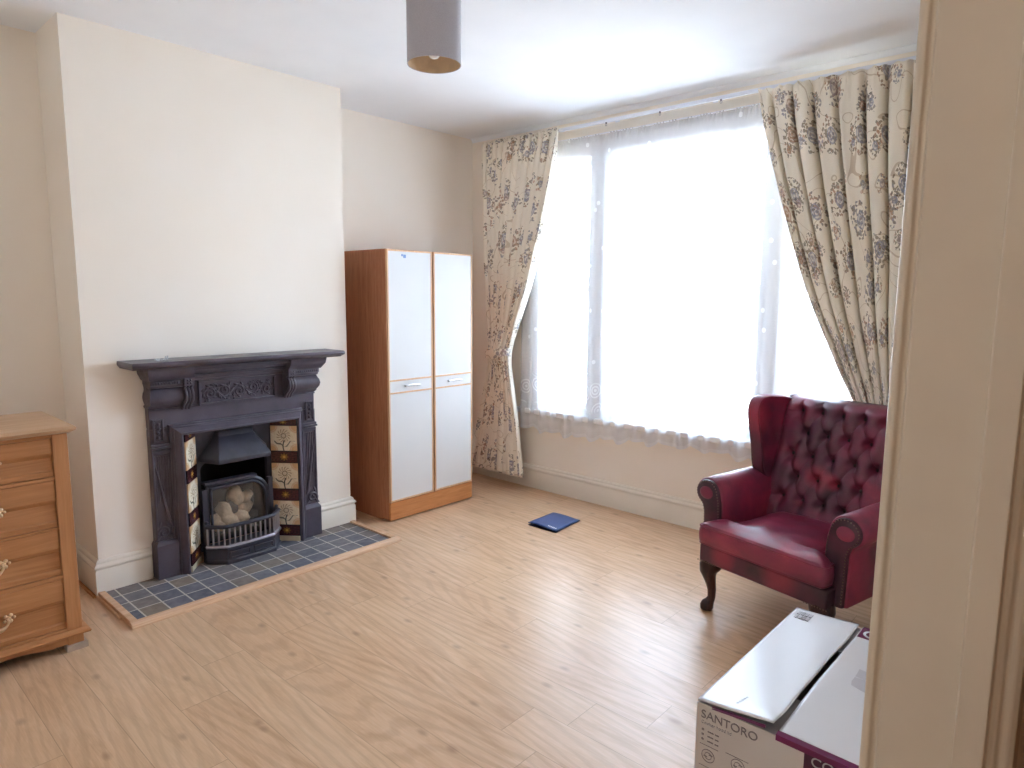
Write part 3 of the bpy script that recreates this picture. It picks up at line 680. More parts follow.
# cushion corbels at both ends
for s_ in (-1, 1):
    q = lambda a: FC+s_*a
    rows = [(.868,.400,.449),(.874,.406,.451),(.878,.410,.453),(.884,.418,.447),(.892,.430,.449),(.905,.442,.453),(.922,.448,.455),(.940,.444,.452),(.955,.432,.446),(.966,.424,.443),(.970,.436,.446),(.976,.440,.448),(.982,.440,.448),(.984,.446,.450),(1.004,.446,.450),(1.006,.456,.456),(1.014,.464,.460),(1.026,.474,.465),(1.036,.484,.470),(1.05,.488,.472),(1.0695,.492,.474)]
    b = B(); b.loft([[(XB, q(.255), z), (x, q(.255), z), (x, q(w), z), (XB, q(w), z)] for z, x, w in rows]); co = b.build('corbel', I, fs, smooth=35)
    b = B()
    for k in range(11):
        a = .308+k*.0125; b.box(.446, .453, min(q(a), q(a+.007)), max(q(a), q(a+.007)), .986, .998)
    b.build('dentil', I, co, smooth=0, bev=.001)
    # rosette block and fluted bracket at the inner end
    b = B(); lo, hi = sorted((q(.252), q(.300))); b.box(.438, .462, lo, hi, .972, 1.014); yc_ = (lo+hi)/2
    for k in range(4):
        a = PI/4+k*PI/2; b.ball((.463, yc_+.009*math.cos(a), .993+.009*math.sin(a)), (.004,.006,.006), 8, 5)
    b.ball((.464, yc_, .993), .004, 8, 5)
    b.build('rosette_block', I, co, bev=.002, smooth=40)
    b = B()
    for k in range(3):
        a0 = .254+k*.0155; path = [(x+.010, q(a0+.0065), z) for z, x, w in rows[1:12]]
        path = [(.400, q(a0+.0065), .852)]+path
        b.sweep(path, .0078, 8)
    b.build('fluted_bracket', I, co, smooth=60)
# pilasters
for s_ in (-1, 1):
    q = lambda a: FC+s_*a
    def sb(b, x0, x1, a0, a1, z0, z1): b.box(x0, x1, min(q(a0), q(a1)), max(q(a0), q(a1)), z0, z1)
    b = B(); sb(b, XB, .392, .352, .447, HZ, .765)
    # raised stiles round a tapering reeded field
    sb(b, .392, .402, .362, .372, .205, .66); sb(b, .392, .402, .437, .447, .205, .66)
    sb(b, .392, .410, .352, .453, .665, .676); sb(b, .392, .404, .352, .450, .676, .690); sb(b, .392, .402, .358, .447, .64, .66)
    pl = b.build('pilaster', I, fs, bev=.003, smooth=30)
    b = B()
    for k in range(6):
        a = .377+k*.0112; b.sweep([(.394, q(a), .632), (.394, q(a*.97+.012), .44-.03*abs(k-2.5))], [.0045,.003], 7)
    b.build('reeding', I, pl, smooth=60)
    b = B(); n = 40; pts = []
    for k in range(n+1):
        t = k/n; z = .60-.33*t; a = .438-.012*t - .055*(t**3)*1.0 + .035*math.sin(PI*t)*-.5
        pts.append((.397, q(a), z))
    b.sweep(pts, [.004+.005*k/n for k in range(n+1)], 8)
    cz_, ca = .245, .412; pts = []
    for k in range(26):
        t = k/25; a = -.3+2.6*PI*t*1.0; r = .030*(1-.75*t); pts.append((.398, q(ca+r*math.cos(a)), cz_+r*math.sin(a)))
    b.sweep(pts, [.008-.003*k/25 for k in range(26)], 8)
    for a, z, an in ((.385,.225,.6),(.440,.222,2.4),(.430,.285,1.9),(.388,.29,1.1)): ball_leaf(b, q(a), z, an*s_, .05, .014, x=.396)
    b.build('scroll_relief', I, pl, smooth=60)
    # small carved block
    b = B(); 
    for a0, a1, z0, z1 in ((.385,.393,.70,.812),(.427,.435,.70,.812),(.393,.427,.70,.708),(.393,.427,.804,.812)): sb(b, .392, .402, a0, a1, z0, z1)
    bl = b.build('small_panel', I, pl, bev=.002, smooth=30)
    b = B()
    for k in range(4):
        scroll(b, q(.410), .724+k*.022, .011, 1 if k % 2 else -1, x=.3945, th=.003, a0=k)
    b.build('foliage_relief', I, bl, smooth=60)
    b = B(); b.loft([[(XB, q(.350), z), (.392+d, q(.350), z), (.392+d, q(.444+e), z), (XB, q(.444+e), z)] for z, d, e in ((HZ,.026,.012),(.186,.026,.012),(.192,.022,.010),(.198,.018,.006),(.205,.010,.001))]); b.build('plinth', I, pl, smooth=30, bev=.002)
# moulded frame round the tiles
prof = [(.000,.388),(.000,.440),(.004,.446),(.010,.445),(.013,.438),(.018,.436),(.034,.420),(.036,.423),(.041,.420),(.044,.410),(.050,.406),(.053,.390)]
IH, IW = .728, .311
b = B(); rings = []
for yq, z, sy, sz in ((-IW, HZ, -1, 0), (-IW, IH, -1, 1), (IW, IH, 1, 1), (IW, HZ, 1, 0)):
    rings.append([(x, FC+yq+sy*d, z+sz*d) for d, x in prof])
b.loft(rings, True); b.build('moulded_frame', I, fs, smooth=30)

# small metal things left on the shelf
o = B(); pts = [(.47+.004*math.sin(k*1.3), -2.545+k*.006, 1.110+.003*math.sin(k*2.1)) for k in range(11)]
o.sweep(pts, .003, 6); o.sweep([(.47,-2.500,1.108),(.472,-2.496,1.124),(.47,-2.492,1.112)], .0025, 6); o.sweep([(.466,-2.488,1.108),(.466,-2.484,1.126)], .003, 6); o.ring([(.462+.010*math.cos(2*PI*k/14), -2.53+.010*math.sin(2*PI*k/14), 1.107) for k in range(14)], .002, 6)
o = o.build('metal_hook', M['chrome'], base=(.47,-2.52,1.104)); tag(o, 'small twisted metal hook lying on the black mantel shelf', 'hook')

# ------------------------------------------------------------------ fireplace insert
fi = thing('fireplace_insert', 'black hooded fireplace insert with flower tiles inside the surround', 'fireplace insert', (.30, FC, HZ))
D = M['iron_dark']; ox, oy, ix_, iy_ = .434, .309, .311, .208
b = B()
# back plate with arched opening
def plate_pt(k, n=20):
    a = PI*k/n; return (.186*math.cos(a), .50+.068*math.sin(a))
arch = [(.186, .06)] + [plate_pt(k) for k in range(21)] + [(-.186, .06)]
outer = [(.207, .06)] + [(.207, .42+ (.305*k/5)) for k in range(0, 6)] + [(.207-.414*k/9, .727) for k in range(1, 10)] + [(-.207, .727-.305*k/6) for k in range(1, 7)] + [(-.207, .06)]
outer = outer[:len(arch)] if len(outer) >= len(arch) else outer+[outer[-1]]*(len(arch)-len(outer))
for x in (.287, .270):
    pass
rings = [[(.292, FC+p, z) for p, z in outer], [(.310, FC+p, z) for p, z in outer], [(.310, FC+p, z) for p, z in arch], [(.290, FC+p*.97, z) for p, z in arch]]
b.loft(rings, cap=False, closed=False); b.build('back_plate', D, fi, smooth=30)
b = B(); yb(b, .051, .055, -.312, .312, HZ, .744); yb(b, .055, .285, -.312, -.220, HZ, .744); yb(b, .055, .285, .220, .312, HZ, .744); yb(b, .055, .285, -.22, .22, .70, .744); b.build('fire_box', M['soot'], fi, smooth=0)
# sloping hood
b = B(); b.loft([[(.309, FC-wb, z), (.309, FC+wb, z), (x, FC+wf, z), (x, FC-wf, z)] for z, x, wb, wf in ((.545,.436,.188,.142),(.568,.438,.190,.144),(.574,.434,.186,.140),(.588,.424,.182,.134),(.672,.345,.112,.096),(.684,.342,.110,.094),(.700,.332,.104,.088))]); b.build('hood', D, fi, smooth=25, bev=.003)
# slip cheeks and tiles
for s_ in (-1, 1):
    o3 = Vector((ox, FC+s_*oy, 0)); i3 = Vector((ix_, FC+s_*iy_, 0)); t = (i3-o3); L_ = t.length; t.normalize()
    nrm = Vector((-t.y, t.x, 0)); 
    if nrm.x < 0: nrm = -nrm
    b = B(); P_ = [o3-nrm*.012, i3-nrm*.012, i3-nrm*.0005, o3-nrm*.0005]; b.loft([[p+Vector((0,0,z)) for p in P_] for z in (HZ, .727)]); ck = b.build('cheek', D, fi, smooth=0)
    zs = [('slip', HZ, .046), ('band', .047, .112), ('tile', .113, .254), ('band', .255, .324), ('tile', .325, .473), ('band', .474, .543), ('tile', .544, .688), ('band', .689, .727)]
    for kind, z0, z1 in zs:
        b = B(); a, c = o3+t*.004, o3+t*(L_-.006)
        if s_ > 0: a, c = c, a
        v = [a+nrm*.007+Vector((0,0,z0+.001)), c+nrm*.007+Vector((0,0,z0+.001)), c+nrm*.007+Vector((0,0,z1-.001)), a+nrm*.007+Vector((0,0,z1-.001))]
        w_ = [p-nrm*.0065 for p in v]
        b.add(v+w_, [(0,1,2,3),(5,4,7,6),(4,0,3,7),(1,5,6,2),(3,2,6,7),(4,5,1,0)])
        b.uv[0] = [(0,0),(1,0),(1,1),(0,1)] if s_ < 0 else [(0,0),(1,0),(1,1),(0,1)]
        for k in range(1, 6): b.uv[k] = [(.02,.02)]*4
        ob = b.build({'slip': 'slip_tile', 'band': 'border_tile', 'tile': 'flower_tile'}[kind], M[kind], ck, smooth=0)
# gas fire frame, dusty glass and ceramic coals
b = B(); q_ = [(.168,.12),(.168,.31)]+[(.075+.093*math.cos(a), .31+.105*math.sin(a)) for a in [PI*k/16 for k in range(1,9)]]+[(-.165,.415),(-.168,.41),(-.168,.12)]
b.sweep([(.330, FC+p, z) for p, z in q_], .013, 8); b.sweep([(.345, FC+p*.90, .13+(z-.13)*.95) for p, z in q_], .007, 8)
for s_ in (-1, 1): yb(b, .312, .345, *(sorted((s_*.172, s_*.196))), .10, .40)
yb(b, .312, .358, -.185, .10, .428, .440)
b.build('fire_frame', D, fi, smooth=40)
b = B(); b.prism([(p*.93, .135+(z-.13)*.96) for p, z in q_], lambda p, z, t: (t, FC+p, z), .334, .336); b.build('glass_panel', M['dusty'], fi, smooth=0)
rc = random.Random(5)
coals = [(-.09,.19,.060,.03),(-.03,.195,.066,.03),(.04,.19,.058,.02),(-.05,.235,.06,.02),(.0,.245,.05,.0),(.07,.235,.052,-.01),(-.105,.225,.034,.0),(.03,.305,.062,-.02),(.085,.29,.045,-.01),(.120,.19,.034,.0)]
for i, (p, z, r, dx) in enumerate(coals):
    sd = rc.uniform(0, 50)
    b = B(); b.ball((.262+dx*.5, FC+p-.01, z), (r*.75, r, r*.72), 14, 9, M=Matrix.Rotation(rc.uniform(0,3), 3, 'X'), fn=lambda d: 1+.28*noise.noise(d*1.7+Vector((sd,0,0))))
    b.build('ceramic_coal', M['coal'] if i not in (4, 6, 9) else M['coal_dark'], fi, smooth=60)
b = B(); yb(b, .20, .325, -.16, .16, .10, .135); b.build('burner_tray', M['soot'], fi, smooth=0)
# bowed ash front and fret
def bow(k, n, xa, ya, xf):   # plan curve, from left to right
    t = 2*k/n-1; return (xf-(xf-xa)*abs(t)**2.6, FC+ya*t)
gr = thing('fire_grate', 'bowed black ash front with polished steel bars on the hearth', 'fire grate', (.40, FC, HZ))
n = 28
def bowring(xa, ya, xf, z, xb=.345):
    return [(x, y, z) for x, y in (bow(k, n, xa, ya, xf) for k in range(n+1))]+[(xb, FC+ya, z), (xb, FC-ya, z)]
def canted(xf, z, g=0, xb=.345): return [(xb, FC-.206-g*.3, z), (.382+g, FC-.206-g*.3, z), (xf+g, FC-.132-g*.3, z), (xf+g+.006, FC, z), (xf+g, FC+.132+g*.3, z), (.382+g, FC+.206+g*.3, z), (xb, FC+.206+g*.3, z)]
b = B(); b.loft([canted(.466, HZ, .008), canted(.466, .034, .008), canted(.466, .040, 0), canted(.462, .086, 0), canted(.462, .092, .006), canted(.462, .104, .008)]); b.build('ash_front', D, gr, smooth=25, bev=.002)
b = B()
for s_ in (-1, 1):
    y0_, y1_ = sorted((FC+s_*.012, FC+s_*.120)); b.box(.460, .474, y0_, y1_, .046, .052); b.box(.460, .474, y0_, y1_, .074, .080); b.box(.460, .474, y0_, y0_+.006, .052, .074); b.box(.460, .474, y1_-.006, y1_, .052, .074)
b.build('vent_panel', D, gr, bev=.001, smooth=30)
def barpath(t):
    P_ = canted(.453, 0)[1:6]; 
    seg = [(Vector(P_[i+1])-Vector(P_[i])).length for i in range(4)]; tot = sum(seg); d = t*tot
    for i in range(4):
        if d <= seg[i]+1e-9: return Vector(P_[i]).lerp(Vector(P_[i+1]), d/seg[i])
        d -= seg[i]
    return Vector(P_[-1])
nb = 17
for k in range(nb):
    p = barpath(.02+.96*k/(nb-1)); b = B(); b.box(p.x-.004, p.x+.004, p.y-.0045, p.y+.0045, .110, .208); b.build('bar', M['steel'], gr, bev=.001, smooth=0)
b = B(); b.sweep([barpath(k/40)+Vector((.004,0,.107)) for k in range(41)], .010, 8); b.build('bottom_rail', M['steel'], gr, smooth=60)
b = B(); b.sweep([barpath(k/40)+Vector((0,0,.214)) for k in range(41)], .011, 8)
b.build('top_rail', D, gr, smooth=60)
for s_ in (-1, 1):
    b = B(); yb(b, .358, .386, *sorted((s_*.186, s_*.205)), .104, .228); b.ball((.374, FC+s_*.196, .234), .011, 10, 6); b.build('end_post', D, gr, bev=.002, smooth=40)

# ------------------------------------------------------------------ chest of drawers
CX0, CX1, CY0, CY1 = .385, .818, -3.955, -3.004
ch = thing('chest_of_drawers', 'honey pine chest with four drawers left of the fireplace', 'chest of drawers', (.60, (CY0+CY1)/2, 0))
b = B(); b.loft([[(CX0-.005, CY0-d, z), (CX1+d*1.4, CY0-d, z), (CX1+d*1.4, CY1+d, z), (CX0-.005, CY1+d, z)] for z, d in ((.880,.004),(.886,.012),(.892,.021),(.900,.025),(.907,.022),(.910,.018))]); b.build('top', M['pine_top'], ch, smooth=35)
b = B(); b.box(CX0, CX1-.025, CY1-.052, CY1, .06, .88); b.box(CX0, CX1-.025, CY0, CY0+.052, .06, .88); b.box(CX0, CX0+.01, CY0+.05, CY1-.05, .06, .88); b.box(CX0, CX1-.03, CY0+.05, CY1-.05, .06, .08)
b.build('carcass', M['pine_v'], ch, smooth=0)
for y0 in (CY1-.053, CY0):
    b = B(); b.box(CX1-.025, CX1, y0, y0+.053, .082, .88); b.build('corner_post', M['pine_v'], ch, bev=.003, smooth=0)
for z0, z1 in ((.866,.88), (.700,.714), (.503,.512), (.300,.316), (.082,.094)):
    b = B(); b.box(CX1-.020, CX1-.002, CY0+.053, CY1-.053, z0, z1); b.build('rail', M['pine'], ch, bev=.002, smooth=0)
def handle(y, z, dw):
    x = CX1-.006
    for s_ in (-1, 1):
        b = B()
        for (dy, dz, r) in ((.052,.006,.010),(.060,.016,.008),(.058,-.006,.008),(.044,.014,.007),(.070,.006,.006),(.040,-.004,.006)): b.ball((x+.004, y+s_*dy, z+dz), (.005,r,r), 8, 5)
        b.ball((x+.010, y+s_*.048, z+.004), (.008,.006,.006), 8, 5)
        b.build('backplate', M['brass'], dw, smooth=60)
    b = B(); n = 24; pts = []; rr = []
    for k in range(n+1):
        t = k/n; a = PI*t; pts.append((x+.016+.010*math.sin(a), y-.050*math.cos(a), z+.002-.030*math.sin(a)**.8)); rr.append(.004+.0035*math.sin(a)+.0015*math.cos(a*6))
    b.sweep(pts, rr, 8)
    b.ball((x+.026, y, z-.032), (.006,.010,.007), 8, 5)
    b.build('pull', M['brass'], dw, smooth=60)
for z0, z1 in ((.7155,.8645), (.5135,.6985), (.3175,.5015), (.0955,.2985)):
    zm = (z0+z1)/2+.004; y0, y1 = CY0+.0545, CY1-.0545; xf = CX1-.004
    P_ = [(xf-.022,z0),(xf-.003,z0),(xf-.002,z0+.020),(xf-.008,z0+.026),(xf-.014,zm-.008),(xf-.015,zm-.006),(xf-.002,zm+.010),(xf,zm+.014),(xf,z1),(xf-.022,z1)]
    b = B(); b.loft([[(x, y, z) for x, z in P_] for y in (y0, y1)]); dw = b.build('drawer', M['pine'], ch, smooth=0, bev=.0015)
    for y in (-3.292, -3.67): handle(y, zm-.004, dw)
# base moulding, apron, feet, packing block
b = B(); b.loft([[(CX0, CY0-d, z), (CX1+d*1.6, CY0-d, z), (CX1+d*1.6, CY1+d, z), (CX0, CY1+d, z)] for z, d in ((.060,.006),(.064,.012),(.068,.020),(.076,.022),(.080,.016),(.0815,.006))]); b.build('base_moulding', M['pine'], ch, smooth=35)
b = B(); n = 40; up = [(CY0+.10+(CY1-CY0-.20)*k/n, .034+.010*math.sin(PI*k/n)-.006*math.cos(6*PI*k/n)) for k in range(n+1)]
for (ya, za), (yb_, zb_) in zip(up, up[1:]):
    b.loft([[(CX1-.018, ya, za), (CX1+.004, ya, za), (CX1+.004, ya, .0599), (CX1-.018, ya, .0599)], [(CX1-.018, yb_, zb_), (CX1+.004, yb_, zb_), (CX1+.004, yb_, .0599), (CX1-.018, yb_, .0599)]])
b.box(CX1-.018, CX1+.004, CY1-.10, CY1-.056, .030, .0599); b.box(CX1-.018, CX1+.004, CY0+.056, CY0+.10, .030, .0599)
b.build('apron', M['pine'], ch, smooth=0)
for x0, y0 in ((CX1-.045, CY1-.055), (CX1-.045, CY0), (CX0+.005, CY1-.055), (CX0+.005, CY0)):
    b = B(); b.box(x0, x0+.050, y0, y0+.056, .024 if (x0 > .6 and y0 > -3.5) else 0, .0599); b.build('foot', M['pine_v'], ch, bev=.002, smooth=0)
o = B().box(CX1-.035, CX1+.017, CY1-.062, CY1+.012, 0, .0239).build('packing_block', M['block'], base=(CX1-.01, CY1-.025, 0), bev=.001, smooth=0); tag(o, 'small grey wooden packing block under the front right foot of pine chest', 'wood block')

# ------------------------------------------------------------------ wing armchair (local: x right, y back, z up)
ac = thing('wing_armchair', 'oxblood leather wing armchair with deep buttoned back before the window', 'armchair', (2.775, -1.085, 0), math.radians(-13)); ac.scale = (1.05, 1, 1)
def arm_profile(s_, g=0):
    P_ = [(.231-g,.238),(.229-g,.43),(.233-g,.50),(.240-g,.530)]
    for k in range(15):
        a = PI*(.92-1.22*k/14)
        P_.append((.309+(.066+g)*math.cos(a), .536+(.066+g)*math.sin(a)))
    P_ += [(.341+g,.48),(.332+g,.45),(.326+g,.238)]
    return [(s_*p, z) for p, z in P_]
for s_ in (-1, 1):
    b = B(); rows = []
    for y, g, dz in ((.098,-.006,0),(.104,0,0),(.30,0,.002),(.48,.0,.004),(.600,-.004,.004)):
        rows.append([(p, y, z+(dz if z > .4 else 0)) for p, z in arm_profile(s_, g)])
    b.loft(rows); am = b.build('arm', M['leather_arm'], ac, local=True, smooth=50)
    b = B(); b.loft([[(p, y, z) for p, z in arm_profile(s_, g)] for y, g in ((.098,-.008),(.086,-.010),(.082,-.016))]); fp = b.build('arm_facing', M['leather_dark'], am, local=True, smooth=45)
    b = B(); P_ = arm_profile(s_, -.014); acc = 0; last = None
    dense = []
    for (a, c), (d, e) in zip(P_, P_[1:]):
        L_ = math.hypot(d-a, e-c); k = max(1, int(L_/.0005))
        dense += [(a+(d-a)*i/k, c+(e-c)*i/k) for i in range(k)]
    last = None
    for p in dense:
        if p[1] < .250: continue
        if last is None or math.hypot(p[0]-last[0], p[1]-last[1]) >= .0125:
            b.ball((p[0], .0815, p[1]), (.0030,.0022,.0030), 8, 5); last = p
    b.build('stud_trim', M['stud'], fp, local=True, smooth=60)
    # inner scroll pad
    b = B(); b.ball((s_*.311, .083, .534), (.036,.006,.030), 16, 8); b.build('scroll_pad', M['leather_arm'], fp, local=True, smooth=60)
    # wing
    W_ = [(.600,.52),(.470,.545),(.415,.575),(.398,.64),(.390,.72),(.378,.79),(.366,.85),(.364,.895),(.376,.935),(.405,.958),(.45,.965),(.55,.955),(.66,.940),(.675,.80),(.64,.52)]
    b = B()
    def wx(y, z, o): 
        fl = .262+.022*(1-min(1, max(0, (y-.36)/.3)))+.012*max(0, (z-.7)/.25)
        return s_*(fl+o+(.035 if s_ > 0 else 0))
    rg = []
    cy_, cz_ = .52, .76
    for o, sh in ((-.022,.90),(-.030,.95),(-.026,.985),(-.012,1.0),(.014,1.0),(.028,.985),(.032,.95),(.032,.5),(.032,.02)):
        rg.append([(wx(y, z, o), cy_+(y-cy_)*sh, cz_+(z-cz_)*sh) for y, z in W_])
    inner = [[(wx(y, z, -.018-.006*0), cy_+(y-cy_)*sh, cz_+(z-cz_)*sh) for y, z in W_] for sh in (.02,.5)]
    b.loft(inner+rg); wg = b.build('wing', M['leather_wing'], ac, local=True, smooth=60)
    m_ = wg.modifiers.new('sub', 'SUBSURF'); m_.levels = m_.render_levels = 2
    b = B()
    path = [Vector((wx(y, z, .0), cy_+(y-cy_)*1.002, cz_+(z-cz_)*1.002)) for y, z in W_[1:9]]
    pp = []
    for a, c in zip(path, path[1:]): pp += [a.lerp(c, k/4) for k in range(4)]
    for k, p in enumerate(pp):
        b.ball(p+Vector((s_*.022, .002, 0)), .0028, 6, 4)
    b.build('stud_trim', M['stud'], wg, local=True, smooth=60)
# deep buttoned back
ZB0, ZB1, BW = .36, .945, .278
def back_y(z): return .455+(z-.40)*.30
DX, DZ = .0945, .200
btn = []
zr0 = .885
for r in range(5):
    z = zr0-r*DZ/2; cnt = 5 if r % 2 == 0 else 4
    for k in range(cnt): btn.append(((k-(cnt-1)/2)*DX, z))
def tuft(x, z):
    p = x/DX+(z-zr0)/DZ; q = x/DX-(z-zr0)/DZ
    if z > zr0+.0: 
        h = abs(math.sin(PI*(x/DX)))**.5 if abs(x) < 2.05*DX else 1
    elif z < zr0-2*DZ:
        h = abs(math.sin(PI*(x/DX)))**.5 if abs(x) < 2.05*DX else 1
        h = .4+.6*h
    else:
        h = (abs(math.sin(PI*p))*abs(math.sin(PI*q)))**.30
        over = (abs(x)-2*DX)/(.35*DX)
        if over > 0: 
            hs = .55+.45*abs(math.sin(PI*(z-zr0)/DZ*1.0))**.5; t = min(1, over); h = h*(1-t)+hs*t
    dimp = max([math.exp(-((x-bx)**2+(z-bz)**2)/(2*.0165**2)) for bx, bz in btn] or [0])
    return .017*h-.032*dimp
def backfn(u, t):
    x = (u*2-1)*BW; z = ZB0+(ZB1-ZB0)*t
    e = min(BW-abs(x), .045)/.045; e2 = min(ZB1-z, .05)/.05
    rnd_ = .05*(1-math.sqrt(max(0, 1-(1-e)**2)))+.05*(1-math.sqrt(max(0, 1-(1-e2)**2)))
    y = back_y(z)-tuft(x, z)*min(1, e*1.5)*min(1, e2*1.5+.1)-.018+rnd_
    return (x, y, z)
b = B(); nu, nv = 150, 150; b.grid(nu, nv, backfn)
# close the slab behind
nb_ = len(b.v); bd = [(i, 0) for i in range(nu)]+[(nu-1, j) for j in range(1, nv)]+[(i, nv-1) for i in range(nu-2, -1, -1)]+[(0, j) for j in range(nv-2, 0, -1)]
ids = [j*nu+i for i, j in bd]; bk = []
for k in ids:
    p = b.v[k]; bk.append((p[0], back_y(p[2])+.075, p[2]))
base_ = len(b.v); b.v += bk; L_ = len(ids)
for k in range(L_): b.f.append((ids[k], base_+k, base_+(k+1) % L_, ids[(k+1) % L_]))
b.f.append(tuple(base_+k for k in range(L_)))
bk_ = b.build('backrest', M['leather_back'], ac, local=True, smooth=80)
for bx, bz in btn:
    b = B(); b.ball((bx, back_y(bz)-.018+.027, bz), (.0085,.006,.0085), 12, 7); b.build('button', M['button'], bk_, local=True, smooth=60)
# outside back panel
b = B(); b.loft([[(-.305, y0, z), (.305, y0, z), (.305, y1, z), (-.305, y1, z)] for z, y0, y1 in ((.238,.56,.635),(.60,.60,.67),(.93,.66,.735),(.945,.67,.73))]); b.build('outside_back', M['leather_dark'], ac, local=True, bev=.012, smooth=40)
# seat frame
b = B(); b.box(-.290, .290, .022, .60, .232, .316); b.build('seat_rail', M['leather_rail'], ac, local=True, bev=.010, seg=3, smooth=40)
# T-shaped cushion
def tout(d, z):
    O = [(-.286,0),(.286,0),(.286,.084),(.198,.096),(.198,.50),(-.198,.50),(-.198,.096),(-.286,.084)]
    out = []; n = len(O)
    for i in range(n):
        p0, p1, p2 = Vector(O[i-1]), Vector(O[i]), Vector(O[(i+1) % n])
        a = (p0-p1).normalized(); c = (p2-p1).normalized(); r = .028
        for t in (0, .25, .5, .75, 1):
            A = p1+a*r; Cc = p1+c*r; q = A*(1-t)**2+p1*2*t*(1-t)+Cc*t*t; out.append(q)
        # dense edges
        p3 = p1+c*r; nxt = p2-(p2-p1).normalized()*r
        for t in (.2,.4,.6,.8): out.append(p3.lerp(nxt, t))
    cen = Vector((0,.05))
    res = []
    m2 = len(out)
    for i, q in enumerate(out):
        tg = (out[(i+1) % m2]-out[i-1]).normalized(); nn = Vector((-tg.y, tg.x)); q2 = q+nn*d; res.append((q2.x, q2.y, z))
    return res
b = B(); rg = [tout(.014,.318), tout(.002,.324), tout(-.002,.342), tout(-.004,.367), tout(-.002,.390), tout(.002,.402), tout(.010,.409)]
top = tout(.010,.409)
def seat_z(x, y):
    side = (.286 if y < .09 else .198)-abs(x)
    d = max(0, min(y*1.0, side, .5-y))
    return .408+.036*(1-(1-min(1, d/.15))**2)+.0022*math.sin(x*31+y*17)*min(1, d/.05)+.0018*math.sin(x*13-y*41)*min(1, d/.05)
for sc in (.975,.95,.915,.88,.84,.79,.74,.68,.62,.55,.47,.38,.28,.17,.05):
    rg.append([(p[0]*sc, .07+(p[1]-.07)*sc, seat_z(p[0]*sc, .07+(p[1]-.07)*sc)) for p in top])
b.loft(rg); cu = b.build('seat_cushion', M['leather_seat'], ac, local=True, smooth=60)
b = B(); b.ring(tout(.002,.405), .0045, 6); b.ring(tout(.003,.327), .004, 6); b.build('piping', M['leather_seat'], cu, local=True, smooth=60)
# cabriole front legs, raked rear legs
for s_ in (-1, 1):
    dx, dy = s_*.75, -.66
    b = B(); st = [(.2325,.000,.046),(.222,.006,.047),(.206,.014,.046),(.184,.018,.038),(.160,.013,.029),(.130,.006,.0225),(.095,.000,.0185),(.062,.000,.017),(.044,.006,.020),(.030,.014,.027),(.018,.018,.030),(.010,.018,.029),(.004,.016,.024),(0,.016,.022)]
    b.sweep([(s_*.248+dx*o, .068+dy*o, z) for z, o, r in st], [r for z, o, r in st], 16); lg = b.build('leg', M['leg_wood'], ac, local=True, smooth=60)
    b = B()
    for k in range(9): b.ball((s_*.248+(k-4)*.011, 0.020, .2355+.0012), .0032, 6, 4)
    b.build('stud_trim', M['stud'], lg, local=True, smooth=60)
    b = B(); b.loft([[(s_*.26-r, y-r, z), (s_*.26+r, y-r, z), (s_*.26+r, y+r, z), (s_*.26-r, y+r, z)] for z, y, r in ((.238,.58,.022),(.12,.60,.019),(0,.65,.016))]); b.build('leg', M['leg_wood'], ac, local=True, bev=.004, smooth=30)

# ------------------------------------------------------------------ cardboard box
BX0, BX1, BY0, BY1, BZ = 3.100, 3.500, -2.232, -1.525, .397
bx = thing('cardboard_box', 'large white printed cardboard box with loose top flaps by the doorway', 'box', ((BX0+BX1)/2, (BY0+BY1)/2, 0))
t_ = .004
b = B(); b.box(BX0, BX1, BY0, BY0+t_, 0, BZ-.004); b.box(BX0, BX1, BY1-t_, BY1, 0, BZ-.004); b.box(BX0, BX0+t_, BY0+t_, BY1-t_, 0, BZ-.004); b.box(BX1-t_, BX1, BY0+t_, BY1-t_, 0, BZ-.004); b.box(BX0+t_, BX1-t_, BY0+t_, BY1-t_, 0, t_)
b.build('box_body', M['card'], bx, smooth=0)
for y0, y1 in ((BY0+.006, BY0+.19), (BY1-.19, BY1-.006)): B().box(BX0+.006, BX1-.006, y0, y1, BZ-.012, BZ-.008).build('inner_flap', M['kraft'], bx, smooth=0)
def flapl(u, t):
    x = BX0+.192*u; y = BY0+.004+(BY1-BY0-.008)*t
    lift = .014*u*(1-.7*t)+.004*math.sin(5*t+2*u)*u + .006*u*u*math.exp(-(t/.08)**2)
    return (x - .006*u*math.exp(-((t-.5)/.2)**2)+.0015*math.sin(17*t)*u**3, y, BZ+lift)
b = B(); b.grid(24, 60, flapl); b.build('flap', M['card_top'], bx, solid=.003, smooth=180)
def flapr(u, t):
    x = BX1-.196*u; y = BY0+.012+(BY1-BY0-.016)*t
    lift = .004*u*math.sin(3*t)+.002*u
    return (x + .012*u*math.exp(-((t-.35)/.3)**2)*-.3, y, BZ+lift)
b = B(); b.grid(24, 60, flapr); fr_ = b.build('flap', M['card_top'], bx, solid=.003, smooth=180)
